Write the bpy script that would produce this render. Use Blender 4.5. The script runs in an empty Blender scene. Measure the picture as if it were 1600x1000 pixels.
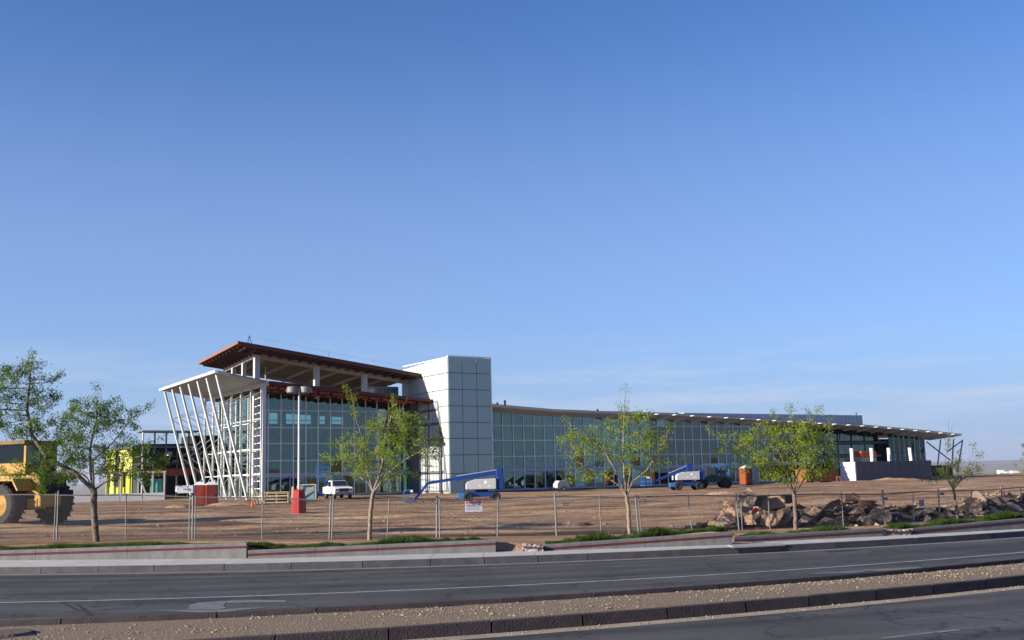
import bpy, bmesh, math, random
import numpy as np
from math import sin, cos, pi, radians, atan, sqrt
from mathutils import Matrix, Vector
random.seed(7); rng = np.random.default_rng(7)
SC = bpy.context.scene
COL = SC.collection

# ---------------------------------------------------------------- camera, sky, sun, exposure
FP = 1700.0; PITCH = atan(246/1700); ROLL = -0.025; EYE = 2.4
camd = bpy.data.cameras.new('camera'); cam = bpy.data.objects.new('camera', camd); COL.objects.link(cam)
camd.sensor_width = 36; camd.lens = 36*FP/1600; camd.clip_start = .3; camd.clip_end = 60000
RM = Matrix.Rotation(pi/2+PITCH, 3, 'X') @ Matrix.Rotation(ROLL, 3, 'Z')
cam.matrix_world = Matrix.Translation((0, 0, EYE)) @ RM.to_4x4()
SC.camera = cam
SUN_EL = radians(17); SUN_BACK = radians(-26)          # low morning sun from the left and a little in front
SDIR = Vector((-cos(SUN_BACK)*cos(SUN_EL), sin(SUN_BACK)*cos(SUN_EL), sin(SUN_EL)))
sl = bpy.data.lights.new('sun', 'SUN'); so = bpy.data.objects.new('sun', sl); COL.objects.link(so)
sl.energy = 4.9; sl.angle = radians(.5); sl.color = (1, .9, .76)
so.rotation_euler = SDIR.to_track_quat('Z', 'Y').to_euler()
SC.view_settings.view_transform = 'Standard'; SC.view_settings.look = 'None'
SC.view_settings.exposure = 1.05; SC.view_settings.gamma = 1; SC.view_settings.use_curve_mapping = False
wd = bpy.data.worlds.new('World'); SC.world = wd; wd.use_nodes = True
wn = wd.node_tree.nodes; wl = wd.node_tree.links; wn.clear()
def N(nt, t, **k):
    n = nt.nodes.new(t)
    for a, b in k.items(): setattr(n, a, b)
    return n
wt = wd.node_tree
sky = N(wt, 'ShaderNodeTexSky', sky_type='NISHITA', sun_disc=False)
sky.sun_elevation = SUN_EL; sky.sun_rotation = -(pi/2-SUN_BACK)
sky.altitude = 1500; sky.air_density = 1.0; sky.dust_density = .35; sky.ozone_density = 2.5
tc = N(wt, 'ShaderNodeTexCoord'); mp = N(wt, 'ShaderNodeMapping'); mp.inputs['Scale'].default_value = (1.6, 1.6, 16)
no = N(wt, 'ShaderNodeTexNoise'); no.inputs['Scale'].default_value = 3.2; no.inputs['Detail'].default_value = 8; no.inputs['Roughness'].default_value = .62
cr = N(wt, 'ShaderNodeValToRGB'); cr.color_ramp.elements[0].position = .47; cr.color_ramp.elements[1].position = .72
sx = N(wt, 'ShaderNodeSeparateXYZ')
band = N(wt, 'ShaderNodeValToRGB'); cb = band.color_ramp
cb.elements[0].position = .0; cb.elements[0].color = (.25,)*3+(1,); cb.elements[1].position = .13; cb.elements[1].color = (0, 0, 0, 1)
e = cb.elements.new(.06); e.color = (.8,)*3+(1,); e = cb.elements.new(.085); e.color = (.6,)*3+(1,)
mul = N(wt, 'ShaderNodeMath', operation='MULTIPLY'); mul2 = N(wt, 'ShaderNodeMath', operation='MULTIPLY'); mul2.inputs[1].default_value = .85
mx = N(wt, 'ShaderNodeMix', data_type='RGBA')
cloudcol = N(wt, 'ShaderNodeRGB'); cloudcol.outputs[0].default_value = (4.4, 4.8, 5.8, 1)
bg = N(wt, 'ShaderNodeBackground'); bg.inputs['Strength'].default_value = .072
wo = N(wt, 'ShaderNodeOutputWorld')
L = wt.links.new
L(tc.outputs['Generated'], mp.inputs['Vector']); L(mp.outputs[0], no.inputs['Vector']); L(no.outputs['Fac'], cr.inputs[0])
L(tc.outputs['Generated'], sx.inputs[0]); L(sx.outputs['Z'], band.inputs[0])
L(cr.outputs[0], mul.inputs[0]); L(band.outputs[0], mul.inputs[1]); L(mul.outputs[0], mul2.inputs[0]); L(mul2.outputs[0], mx.inputs[0])
tint = N(wt, 'ShaderNodeMix', data_type='RGBA', blend_type='MULTIPLY'); tint.inputs[0].default_value = 1; tint.inputs[7].default_value = (.60, .87, 1.25, 1)
hz = N(wt, 'ShaderNodeValToRGB'); ch = hz.color_ramp; ch.interpolation = 'EASE'
ch.elements[0].position = 0; ch.elements[0].color = (.9,)*3+(1,); ch.elements[1].position = .42; ch.elements[1].color = (0, 0, 0, 1); e = ch.elements.new(.16); e.color = (.42,)*3+(1,)
hzm = N(wt, 'ShaderNodeMix', data_type='RGBA'); hzm.inputs[7].default_value = (2.45, 3.25, 4.95, 1)
L(sky.outputs[0], tint.inputs[6]); L(sx.outputs['Z'], hz.inputs[0]); L(hz.outputs[0], hzm.inputs[0]); L(tint.outputs[2], hzm.inputs[6]); L(hzm.outputs[2], mx.inputs[6]); L(cloudcol.outputs[0], mx.inputs[7]); L(mx.outputs[2], bg.inputs['Color']); L(bg.outputs[0], wo.inputs[0])

# ---------------------------------------------------------------- helpers
def ray(px, py): return RM @ Vector(((px-800)/FP, -(py-500)/FP, -1))
def at(px, py, Y):                                   # the place seen at a photo pixel, Y metres away
    d = ray(px, py); return Vector((0, 0, EYE)) + d*(Y/d.y)
def onz(px, py, z=0):
    d = ray(px, py); return Vector((0, 0, EYE)) + d*((z-EYE)/d.z)
def horizon(px): return 746-.0249*(px-800)
def mat(name, col, rough=.8, metal=0, var=.0, vscale=4, bump=0, bscale=30, spec=.3, col2=None, detail=6, stretch=None, coat=0):
    m = bpy.data.materials.new(name); m.use_nodes = True; nt = m.node_tree; b = nt.nodes['Principled BSDF']
    b.inputs['Base Color'].default_value = (*col, 1); b.inputs['Roughness'].default_value = rough; b.inputs['Metallic'].default_value = metal
    b.inputs['Specular IOR Level'].default_value = spec; b.inputs['Coat Weight'].default_value = coat
    t = None
    if var or bump:
        t = N(nt, 'ShaderNodeTexCoord'); src = t.outputs['Object']
        if stretch:
            q = N(nt, 'ShaderNodeMapping'); q.inputs['Scale'].default_value = stretch; nt.links.new(src, q.inputs[0]); src = q.outputs[0]
    if var:
        n = N(nt, 'ShaderNodeTexNoise'); n.inputs['Scale'].default_value = vscale; n.inputs['Detail'].default_value = detail; n.inputs['Roughness'].default_value = .65
        nt.links.new(src, n.inputs['Vector'])
        r = N(nt, 'ShaderNodeValToRGB'); r.color_ramp.elements[0].position = .3; r.color_ramp.elements[1].position = .7
        c2 = col2 or tuple(c*(1+var) for c in col); c1 = tuple(c*(1-var) for c in col)
        if col2: c1 = col
        r.color_ramp.elements[0].color = (*c1, 1); r.color_ramp.elements[1].color = (*c2, 1)
        nt.links.new(n.outputs['Fac'], r.inputs[0]); nt.links.new(r.outputs[0], b.inputs['Base Color'])
    if bump:
        n2 = N(nt, 'ShaderNodeTexNoise'); n2.inputs['Scale'].default_value = bscale; n2.inputs['Detail'].default_value = 5
        nt.links.new(src, n2.inputs['Vector'])
        bb = N(nt, 'ShaderNodeBump'); bb.inputs['Strength'].default_value = bump; bb.inputs['Distance'].default_value = .05
        nt.links.new(n2.outputs['Fac'], bb.inputs['Height']); nt.links.new(bb.outputs[0], b.inputs['Normal'])
    return m
def glass(name, tint, rough=.02, fres=1.0):
    m = bpy.data.materials.new(name); m.use_nodes = True; nt = m.node_tree; nt.nodes.clear()
    tr = N(nt, 'ShaderNodeBsdfTransparent'); tr.inputs[0].default_value = (*tint, 1)
    gl = N(nt, 'ShaderNodeBsdfGlossy'); gl.inputs['Color'].default_value = (.85, 1, .93, 1); gl.inputs['Roughness'].default_value = rough
    fr = N(nt, 'ShaderNodeFresnel'); fr.inputs['IOR'].default_value = 1.55
    ma = N(nt, 'ShaderNodeMath', operation='MULTIPLY'); ma.inputs[1].default_value = fres
    mi = N(nt, 'ShaderNodeMixShader'); ou = N(nt, 'ShaderNodeOutputMaterial')
    l = nt.links.new; l(fr.outputs[0], ma.inputs[0]); l(ma.outputs[0], mi.inputs[0]); l(tr.outputs[0], mi.inputs[1]); l(gl.outputs[0], mi.inputs[2]); l(mi.outputs[0], ou.inputs[0])
    return m
def leafmat(name, c1, c2):
    m = bpy.data.materials.new(name); m.use_nodes = True; nt = m.node_tree; nt.nodes.clear(); l = nt.links.new
    t = N(nt, 'ShaderNodeTexCoord'); n = N(nt, 'ShaderNodeTexNoise'); n.inputs['Scale'].default_value = 2.2; n.inputs['Detail'].default_value = 4
    r = N(nt, 'ShaderNodeValToRGB'); r.color_ramp.elements[0].position = .38; r.color_ramp.elements[1].position = .62
    r.color_ramp.elements[0].color = (*c1, 1); r.color_ramp.elements[1].color = (*c2, 1)
    l(t.outputs['Object'], n.inputs[0]); l(n.outputs['Fac'], r.inputs[0])
    d = N(nt, 'ShaderNodeBsdfDiffuse'); tl = N(nt, 'ShaderNodeBsdfTranslucent'); mi = N(nt, 'ShaderNodeMixShader'); mi.inputs[0].default_value = .45
    l(r.outputs[0], d.inputs[0]); l(r.outputs[0], tl.inputs[0]); l(d.outputs[0], mi.inputs[1]); l(tl.outputs[0], mi.inputs[2])
    o = N(nt, 'ShaderNodeOutputMaterial'); l(mi.outputs[0], o.inputs[0]); return m

M = {}
M['white'] = mat('white_paint', (.72, .72, .7), .5, var=.06)
M['steel_white'] = mat('primed_white_steel', (.50, .50, .49), .5, var=.1, vscale=1)
M['alu'] = mat('aluminium_mullion', (.80, .83, .86), .45)
M['alu_band'] = mat('aluminium_spandrel', (.34, .38, .46), .45, metal=.2, var=.08)
M['glass'] = glass('curtain_wall_glass', (.50, .66, .64), fres=2.1)
M['glassteal'] = glass('teal_end_glass', (.55, .8, .78))
M['sideclad'] = mat('sunlit_side_panel', (.44, .47, .46), .3, var=.06, vscale=.6, spec=.5)  # lighter copy for the sunlit tower side, sunlight put into the colour
M['clad'] = mat('translucent_panel', (.30, .41, .39), .1, var=.07, vscale=.5, spec=.5)  # glassy tower front, its shade deepened in the colour
M['joint'] = mat('dark_joint', (.045, .06, .09), .5)
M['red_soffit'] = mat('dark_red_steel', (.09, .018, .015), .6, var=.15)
M['lit_red'] = mat('sunlit_red_steel', (.42, .1, .06), .6)
M['wood'] = mat('tan_deck', (.34, .23, .14), .7, var=.25, vscale=2, stretch=(1, 8, 1))
M['glulam'] = mat('pale_glulam', (.46, .38, .29), .7, var=.12)
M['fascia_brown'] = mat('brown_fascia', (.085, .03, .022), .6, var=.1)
M['canopy_grey'] = mat('canopy_underside_grey', (.27, .26, .27), .6, var=.08)
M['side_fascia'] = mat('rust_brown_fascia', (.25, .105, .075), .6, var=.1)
M['roof_grey'] = mat('grey_roof_metal', (.24, .25, .27), .5, var=.08)
M['soffit_grey'] = mat('grey_soffit', (.55, .54, .54), .6, var=.06)
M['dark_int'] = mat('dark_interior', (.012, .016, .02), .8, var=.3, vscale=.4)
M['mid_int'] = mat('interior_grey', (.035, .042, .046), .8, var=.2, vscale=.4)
M['mid_grey'] = mat('floor_edge_grey', (.17, .175, .18), .7, var=.1)
M['penthouse'] = mat('blue_grey_siding', (.38, .41, .46), .5, var=.05, stretch=(6, 1, 1))
M['conc'] = mat('concrete', (.15, .15, .15), .9, var=.24, vscale=2.2, bump=.4, stretch=(1.6, 1.6, .6))
M['conc_dark'] = mat('grey_board_concrete', (.11, .105, .12), .9, var=.2, vscale=1.2, stretch=(1, 1, .15))
M['conc_light'] = mat('broken_concrete', (.3, .28, .26), .9, var=.2, vscale=8, bump=.8)
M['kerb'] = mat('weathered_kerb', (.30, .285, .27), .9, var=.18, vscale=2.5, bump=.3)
M['kerbface'] = mat('shaded_kerb_face', (.062, .06, .068), .9, var=.3, vscale=2.5, bump=.3)  # darker than the kerb top, the shade is put into the colour
M['kerbdark'] = mat('dark_median_kerb', (.055, .042, .042), .9, var=.25, vscale=3, bump=.4)  # one dark brown for face and top alike
M['walk'] = mat('sidewalk_concrete', (.42, .40, .375), .9, var=.12, vscale=1.5, bump=.2)
M['stripe'] = mat('dark_red_brick_course', (.09, .018, .022), .8, var=.2, vscale=4)
M['paint'] = mat('worn_road_paint', (.42, .42, .42), .8, var=.35, vscale=3)
M['fadedpaint'] = mat('faded_arrow_paint', (.15, .152, .155), .85, var=.35, vscale=2.5, detail=10)
M['gravel'] = mat('median_gravel', (.205, .15, .10), .95, var=.4, vscale=16, bump=.8, bscale=30)
M['stone'] = mat('median_stone', (.26, .205, .145), .9, var=.35, vscale=1.5)
M['galv'] = mat('galvanised_steel', (.18, .185, .19), .6, metal=.4, var=.15)
M['galvd'] = mat('weathered_galvanised_steel', (.12, .12, .13), .6, metal=.4)
M['bark'] = mat('tree_bark', (.15, .115, .09), .9, var=.3, vscale=6, bump=.6)
M['barklight'] = mat('pale_young_bark', (.21, .165, .12), .9, var=.25, vscale=6)
M['yel'] = mat('loader_yellow', (.44, .26, .04), .6, var=.3, vscale=1.6, col2=(.27, .15, .03))
M['cabglass'] = glass('cab_glass', (.35, .5, .5)); M['cabroof'] = mat('dusty_brown_roof', (.16, .10, .035), .7, var=.3)
M['black'] = mat('black_rubber', (.02, .02, .022), .85, var=.3)
M['tyre'] = mat('dusty_tyre', (.038, .036, .036), .9, var=.25, vscale=4)
M['darkmet'] = mat('dark_metal', (.03, .03, .035), .6)
M['blue'] = mat('lift_blue', (.012, .04, .18), .4, var=.1)
M['blue2'] = mat('lift_light_blue', (.03, .15, .4), .45)
M['liftgrey'] = mat('lift_hood_grey', (.42, .43, .44), .5, var=.08)
M['trwhite'] = mat('truck_white', (.78, .78, .76), .3, spec=.5)
M['winglass'] = mat('vehicle_glass', (.02, .03, .04), .06, spec=.6)
M['toired'] = mat('toilet_red', (.28, .05, .035), .6, var=.08)
M['toiora'] = mat('toilet_orange', (.24, .055, .02), .6)
M['bin'] = mat('rusty_orange_steel', (.25, .085, .03), .7, var=.3, vscale=1)
M['red'] = mat('lamp_base_red', (.34, .025, .022), .6, var=.08)
M['conered'] = mat('traffic_cone_orange', (.75, .1, .03), .6)
M['lumber'] = mat('raw_lumber', (.5, .39, .24), .8, var=.2)
M['yelwall'] = mat('yellow_green_sheathing', (.46, .46, .13), .8, var=.06)
M['yelwall2'] = mat('olive_yellow_sheathing', (.36, .38, .05), .8, var=.1)
M['teal'] = mat('teal_tarpaulin', (.06, .3, .24), .7, var=.2)
M['sign'] = mat('sign_face', (.42, .44, .48), .5, var=.08)
M['signred'] = mat('sign_red', (.5, .05, .06), .5)
M['signink'] = mat('sign_ink', (.05, .05, .06), .6)
M['chunk'] = mat('broken_concrete_tan', (.36, .235, .155), .95, var=.3, vscale=2.5, bump=.35, bscale=14)
M['chunk2'] = mat('broken_asphalt_grey', (.27, .205, .155), .95, var=.3, vscale=3, bump=.35, bscale=18)
M['chunk3'] = mat('broken_asphalt_dark', (.115, .078, .06), .95, var=.3, vscale=3, bump=.35)
M['grass'] = leafmat('ground_cover_green', (.03, .055, .012), (.09, .13, .03))
M['leafA'] = leafmat('ash_leaf_green', (.06, .12, .018), (.17, .24, .045))
M['leafB'] = leafmat('spring_leaf_green', (.12, .19, .02), (.30, .36, .06))
M['leafC'] = leafmat('sparse_leaf_olive', (.09, .12, .04), (.2, .22, .08))

class MB:
    def __init__(s): s.v = []; s.f = []; s.m = []
    def poly(s, pts, faces, mi=0):
        o = len(s.v); s.v += [tuple(p) for p in pts]; s.f += [tuple(o+i for i in f) for f in faces]; s.m += [mi]*len(faces); return s
    def box(s, c, d, rot=None, mi=0, taper=(1, 1)):
        x, y, z = d[0]/2, d[1]/2, d[2]/2; ps = []
        for k, zz in enumerate((-z, z)):
            tx, ty = (1, 1) if k == 0 else taper
            for a, b in ((-x, -y), (x, -y), (x, y), (-x, y)): ps.append(Vector((a*tx, b*ty, zz)))
        if rot is not None: ps = [rot @ p for p in ps]
        return s.poly([p+Vector(c) for p in ps], [(3, 2, 1, 0), (4, 5, 6, 7), (0, 1, 5, 4), (1, 2, 6, 5), (2, 3, 7, 6), (3, 0, 4, 7)], mi)
    def beam(s, p, q, w, h=None, mi=0, up=(0, 0, 1)):
        p = Vector(p); q = Vector(q); h = h or w; d = q-p; l = d.length; x = d/l
        u = Vector(up)
        if abs(x.dot(u)) > .98: u = Vector((0, 1, 0))
        y = u.cross(x).normalized(); z = x.cross(y)
        R = Matrix((x, y, z)).transposed()
        return s.box((p+q)/2, (l, w, h), R, mi)
    def tube(s, p, q, r0, r1=None, n=8, mi=0, cap=True):
        p = Vector(p); q = Vector(q); r1 = r0 if r1 is None else r1; d = (q-p).normalized()
        a = d.orthogonal().normalized(); b = d.cross(a); ps = []
        for c, r in ((p, r0), (q, r1)):
            for k in range(n): t = 2*pi*k/n; ps.append(c+(a*cos(t)+b*sin(t))*r)
        fs = [(k, (k+1) % n, n+(k+1) % n, n+k) for k in range(n)]
        if cap: fs += [tuple(range(n-1, -1, -1)), tuple(range(n, 2*n))]
        return s.poly(ps, fs, mi)
    def lathe(s, prof, n=16, c=(0, 0, 0), axis='Z', mi=0):
        ps = []
        for r, h in prof:
            for k in range(n):
                t = 2*pi*k/n; p = (r*cos(t), r*sin(t), h)
                if axis == 'Y': p = (p[0], p[2], p[1])
                ps.append(Vector(p)+Vector(c))
        fs = []
        for j in range(len(prof)-1):
            for k in range(n):
                f = (j*n+k, j*n+(k+1) % n, (j+1)*n+(k+1) % n, (j+1)*n+k)
                fs.append(f if axis == 'Z' else f[::-1])
        return s.poly(ps, fs, mi)
    def prism(s, prof, y0, y1, mi=0):                  # profile in x,z extruded along y
        n = len(prof); ps = [(x, y0, z) for x, z in prof]+[(x, y1, z) for x, z in prof]
        return s.poly(ps, [tuple(range(n)), tuple(range(2*n-1, n-1, -1))]+[(k, n+k, n+(k+1) % n, (k+1) % n) for k in range(n)], mi)
    def build(s, name, mats, parent=None, loc=None, smooth=False, bevel=0):
        me = bpy.data.meshes.new(name); me.from_pydata(s.v, [], s.f)
        if not isinstance(mats, (list, tuple)): mats = [mats]
        for m in mats: me.materials.append(m)
        if any(s.m): me.polygons.foreach_set('material_index', s.m)
        if smooth: me.polygons.foreach_set('use_smooth', [True]*len(me.polygons))
        me.update(); o = bpy.data.objects.new(name, me); COL.objects.link(o)
        if parent: o.parent = parent
        if loc: o.location = loc
        if bevel:
            b = o.modifiers.new('bevel', 'BEVEL'); b.width = bevel; b.segments = 2; b.limit_method = 'ANGLE'
        return o
def tag(o, label=None, cat=None, group=None, kind=None):
    if label: o['label'] = label
    if cat: o['category'] = cat
    if group: o['group'] = group
    if kind: o['kind'] = kind
    return o
def empty(name, loc=(0, 0, 0), rz=0, label=None, cat=None, group=None, kind=None):
    o = bpy.data.objects.new(name, None); COL.objects.link(o); o.location = loc; o.rotation_euler = (0, 0, rz)
    return tag(o, label, cat, group, kind)
KIDS = {}
def copy_tree(o, parent=None):
    c = o.copy(); COL.objects.link(c)
    if parent: c.parent = parent
    for ch in list(o.children): copy_tree(ch, c)
    return c
CUBES = {}
def cube(m):
    if m.name not in CUBES:
        b = MB().box((0, 0, 0), (1, 1, 1)); me = bpy.data.meshes.new('block_'+m.name); me.from_pydata(b.v, [], b.f); me.materials.append(m); CUBES[m.name] = me
    return CUBES[m.name]
def piece(name, m, c, d, parent=None, rot=(0, 0, 0)):   # a box-shaped piece sharing one mesh with its alikes
    o = bpy.data.objects.new(name, cube(m)); COL.objects.link(o); o.location = c; o.scale = d; o.rotation_euler = rot
    if parent: o.parent = parent
    return o

# ---------------------------------------------------------------- ground
def q2(c, b, a): return lambda x: a+b*x+c*x*x
kerb_far = q2(.0121, .138, 31.40)       # road edge below the far kerb
lane_y = q2(.0128, .231, 25.05)
med_far = q2(.0132, .31, 21.1)
med_near = q2(.0100, .37, 17.62)
WALLPTS = [(-40, 36.2), (-15.7, 33.6), (-8.1, 33.2), (-.7, 33.3), (.8, 33.3), (6.7, 34.4), (12.4, 36.3), (17.6, 38.7), (40, 52)]
def wall_y(x): return float(np.interp(x, [p[0] for p in WALLPTS], [p[1] for p in WALLPTS]))
def fence_y(x): return 37.3+.0123*x*x+.1*x
def zat(px, py, Y): return EYE-(py-horizon(px))*Y/FP
CP = []                                  # ground heights
for px, py, Y in [(30, 821, 55), (320, 790, 112), (467, 802, 70), (525, 779, 118), (745, 784, 112), (1050, 767, 130), (1165, 758, 140),
                  (1275, 753.5, 145), (1560, 742, 240), (1400, 750, 165), (200, 821, 55), (640, 784, 110), (-100, 824, 55), (1300, 760, 110), (1500, 750, 170), (1000, 800, 62), (700, 810, 58), (1250, 785, 70), (1500, 772, 75), (900, 775, 110)]:
    p = at(px, py, Y); CP.append((p.x, p.y, p.z))
for x, z in [(-40, .75), (-25, .7), (-16, .64), (-11, .6), (-6, .5), (0, .44), (4, .4), (8, .36), (13, .33), (19, .42), (30, .5), (45, .6)]:
    CP.append((x, fence_y(x), z))
for x, z in [(-40, .5), (-25, .45), (-16.8, .46), (-12, .55), (-8.6, .6), (-7.4, .45), (-3, .5), (-.9, .53), (.8, .37), (4, .48), (6.4, .53), (7, .4), (12, .44), (13.2, .38), (17.6, .53), (25, .6), (40, .7)]:
    CP.append((x, wall_y(x)+.5, z-.02))
TH = radians(90-57.28); UX, UY = sin(radians(57.28)), cos(radians(57.28)); OX, OY = -2.11, 136.0
def BW(a, b, z=0): return Vector((OX+a*UX+b*UY, OY+a*UY-b*UX, z))
for a in (-60, -40, -28, -18, -8, 5, 20, 40, 60, 85):
    for b in (1.5, -12):
        p = BW(a, b); CP.append((p.x, p.y, .74))
for x, y in ((-150, 120), (-120, 200), (160, 120), (200, 260), (-60, 260), (60, 280), (120, 60), (-100, 60)): CP.append((x, y, .5))
CPa = np.array(CP); _r = np.linalg.norm(CPa[:, None, :2]-CPa[None, :, :2], axis=2)
_w = np.linalg.solve(_r+np.eye(len(CP))*.35, CPa[:, 2]-.5)
def terr_base(x, y):
    x = np.asarray(x, float); y = np.asarray(y, float)
    d = np.sqrt((x[..., None]-CPa[:, 0])**2+(y[..., None]-CPa[:, 1])**2); return .5+(d*_w).sum(-1)
def fbm(x, y, seed=0, octs=4):
    r = np.random.default_rng(seed); o = np.zeros_like(x); a = 1
    for k in range(octs):
        for _ in range(3):
            t = r.uniform(0, 2*pi); ph = r.uniform(0, 2*pi); f = 1.9**k
            o += a*np.sin((x*cos(t)+y*sin(t))*f+ph)/3
        a *= .55
    return o
def terr(x, y):
    x = np.asarray(x, float); y = np.asarray(y, float)
    z = terr_base(np.clip(x, -150, 200), np.clip(y, 0, 280))
    near = np.clip((y-fence_y(np.clip(x, -60, 60))-2)/6, 0, 1)*np.clip((200-y)/80, 0, 1)
    bumps = .07*fbm(x*.9, y*1.6, 3, 5)+.06*fbm(x*.16, y*.5, 31, 3)+.07*np.sin(y*.55+.3*np.sin(x*.05)+fbm(x*.05, y*.05, 9, 2)*2)*.6
    bumps += .07*np.exp(-((np.mod(y+.12*x+1.5*np.sin(x*.06), 9)-4.5)/.5)**2)-.08*np.exp(-((np.mod(y-.05*x+2*np.sin(x*.04), 13)-4.5)/.3)**2)-.08*np.exp(-((np.mod(y-.05*x+2*np.sin(x*.04), 13)-6.6)/.3)**2)
    z = z+near*bumps
    f1 = np.clip((y-255)/175, 0, 1); z = z-(f1**1.5)*1.7
    f2 = np.clip((y-430)/700, 0, 1); z = z-f2*f2*(3-2*f2)*45
    f3 = np.clip((y-5000)/9000, 0, 1); z = z+f3*(108+14*fbm(x/1500, y/2500, 5, 4))
    return z
xs = np.concatenate([-np.geomspace(62, 15000, 40)[::-1], np.arange(-60, 60.1, .5), np.geomspace(62, 15000, 60)])
ts = np.concatenate([[-300, -120, -60, -30, -10, -.02], [.16, .5, 1, 1.5, 2, 2.5, 3, 3.5, 4], np.arange(4.3, 45, .3), np.geomspace(45.5, 18000, 150)])
X, T_ = np.meshgrid(xs, ts)
WY = np.interp(np.clip(xs, -40, 40), [p[0] for p in WALLPTS], [p[1] for p in WALLPTS])[None, :]
wgt = 1/(1+np.maximum(T_, 0)/60)
Yg = (WY-36)*wgt+36+T_
Zg = np.where(T_ < 0, -.12, terr(X, Yg))
nv, nu = X.shape
me = bpy.data.meshes.new('ground'); V3 = np.stack([X, Yg, Zg], -1).reshape(-1, 3)
ii = np.arange(nv*nu).reshape(nv, nu); F4 = np.stack([ii[:-1, :-1], ii[:-1, 1:], ii[1:, 1:], ii[1:, :-1]], -1).reshape(-1, 4)
me.from_pydata(V3.tolist(), [], F4.tolist())
gm = bpy.data.materials.new('bare_dirt'); gm.use_nodes = True; nt = gm.node_tree; B = nt.nodes['Principled BSDF']; B.inputs['Roughness'].default_value = .95; B.inputs['Specular IOR Level'].default_value = .1
l = nt.links.new; t = N(nt, 'ShaderNodeTexCoord')
m1 = N(nt, 'ShaderNodeMapping'); m1.inputs['Scale'].default_value = (.05, .38, .2); l(t.outputs['Object'], m1.inputs[0])
n1 = N(nt, 'ShaderNodeTexNoise'); n1.inputs['Scale'].default_value = 1; n1.inputs['Detail'].default_value = 9; n1.inputs['Roughness'].default_value = .7; n1.inputs['Distortion'].default_value = .6; l(m1.outputs[0], n1.inputs[0])
r1 = N(nt, 'ShaderNodeValToRGB'); c = r1.color_ramp; c.elements[0].position = .38; c.elements[0].color = (.145, .084, .05, 1); c.elements[1].position = .63; c.elements[1].color = (.55, .395, .25, 1)
e = c.elements.new(.5); e.color = (.34, .222, .14, 1); l(n1.outputs['Fac'], r1.inputs[0])
n2 = N(nt, 'ShaderNodeTexNoise'); n2.inputs['Scale'].default_value = 2.4; n2.inputs['Detail'].default_value = 8; n2.inputs['Roughness'].default_value = .75; l(t.outputs['Object'], n2.inputs[0])
r2 = N(nt, 'ShaderNodeValToRGB'); r2.color_ramp.elements[0].position = .3; r2.color_ramp.elements[0].color = (.55, .5, .48, 1); r2.color_ramp.elements[1].position = .7; r2.color_ramp.elements[1].color = (1.25, 1.22, 1.2, 1); l(n2.outputs['Fac'], r2.inputs[0])
mm = N(nt, 'ShaderNodeMix', data_type='RGBA', blend_type='MULTIPLY'); mm.inputs[0].default_value = 1; l(r1.outputs[0], mm.inputs[6]); l(r2.outputs[0], mm.inputs[7])
# scrub covered plain and hills beyond the edge of the mesa
sp = N(nt, 'ShaderNodeSeparateXYZ'); l(t.outputs['Object'], sp.inputs[0]); mr = N(nt, 'ShaderNodeMapRange'); mr.inputs[1].default_value = 320; mr.inputs[2].default_value = 900; l(sp.outputs['Y'], mr.inputs[0])
n3 = N(nt, 'ShaderNodeTexNoise'); n3.inputs['Scale'].default_value = .004; n3.inputs['Detail'].default_value = 8; l(t.outputs['Object'], n3.inputs[0])
r3 = N(nt, 'ShaderNodeValToRGB'); r3.color_ramp.elements[0].position = .35; r3.color_ramp.elements[0].color = (.16, .14, .11, 1); r3.color_ramp.elements[1].position = .65; r3.color_ramp.elements[1].color = (.32, .26, .2, 1); l(n3.outputs['Fac'], r3.inputs[0])
m4 = N(nt, 'ShaderNodeMix', data_type='RGBA'); l(mr.outputs[0], m4.inputs[0]); l(mm.outputs[2], m4.inputs[6]); l(r3.outputs[0], m4.inputs[7]); l(m4.outputs[2], B.inputs['Base Color'])
bb = N(nt, 'ShaderNodeBump'); bb.inputs['Strength'].default_value = .9; bb.inputs['Distance'].default_value = .12
n4 = N(nt, 'ShaderNodeTexNoise'); n4.inputs['Scale'].default_value = 5; n4.inputs['Detail'].default_value = 8; n4.inputs['Roughness'].default_value = .7; l(t.outputs['Object'], n4.inputs[0]); l(n4.outputs['Fac'], bb.inputs['Height']); l(bb.outputs[0], B.inputs['Normal'])
me.materials.append(gm); me.polygons.foreach_set('use_smooth', [True]*len(me.polygons)); me.update()
g = bpy.data.objects.new('ground', me); COL.objects.link(g); g['kind'] = 'structure'
_gx = np.arange(-70, 70.1, .5); _gy = np.arange(30, 160.1, .5); _GZ = terr(*np.meshgrid(_gx, _gy))
def gz(x, y):
    if not (-69 < x < 69 and 31 < y < 159): return float(terr(np.array([x]), np.array([y]))[0])
    u = (x+70)*2; v = (y-30)*2; i = int(u); j = int(v); u -= i; v -= j
    return float((_GZ[j, i]*(1-u)+_GZ[j, i+1]*u)*(1-v)+(_GZ[j+1, i]*(1-u)+_GZ[j+1, i+1]*u)*v)
def gp(px, Y):                                       # a point on the ground in the direction of photo column px
    p = at(px, horizon(px), Y); return Vector((p.x, Y, gz(p.x, Y)))

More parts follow.
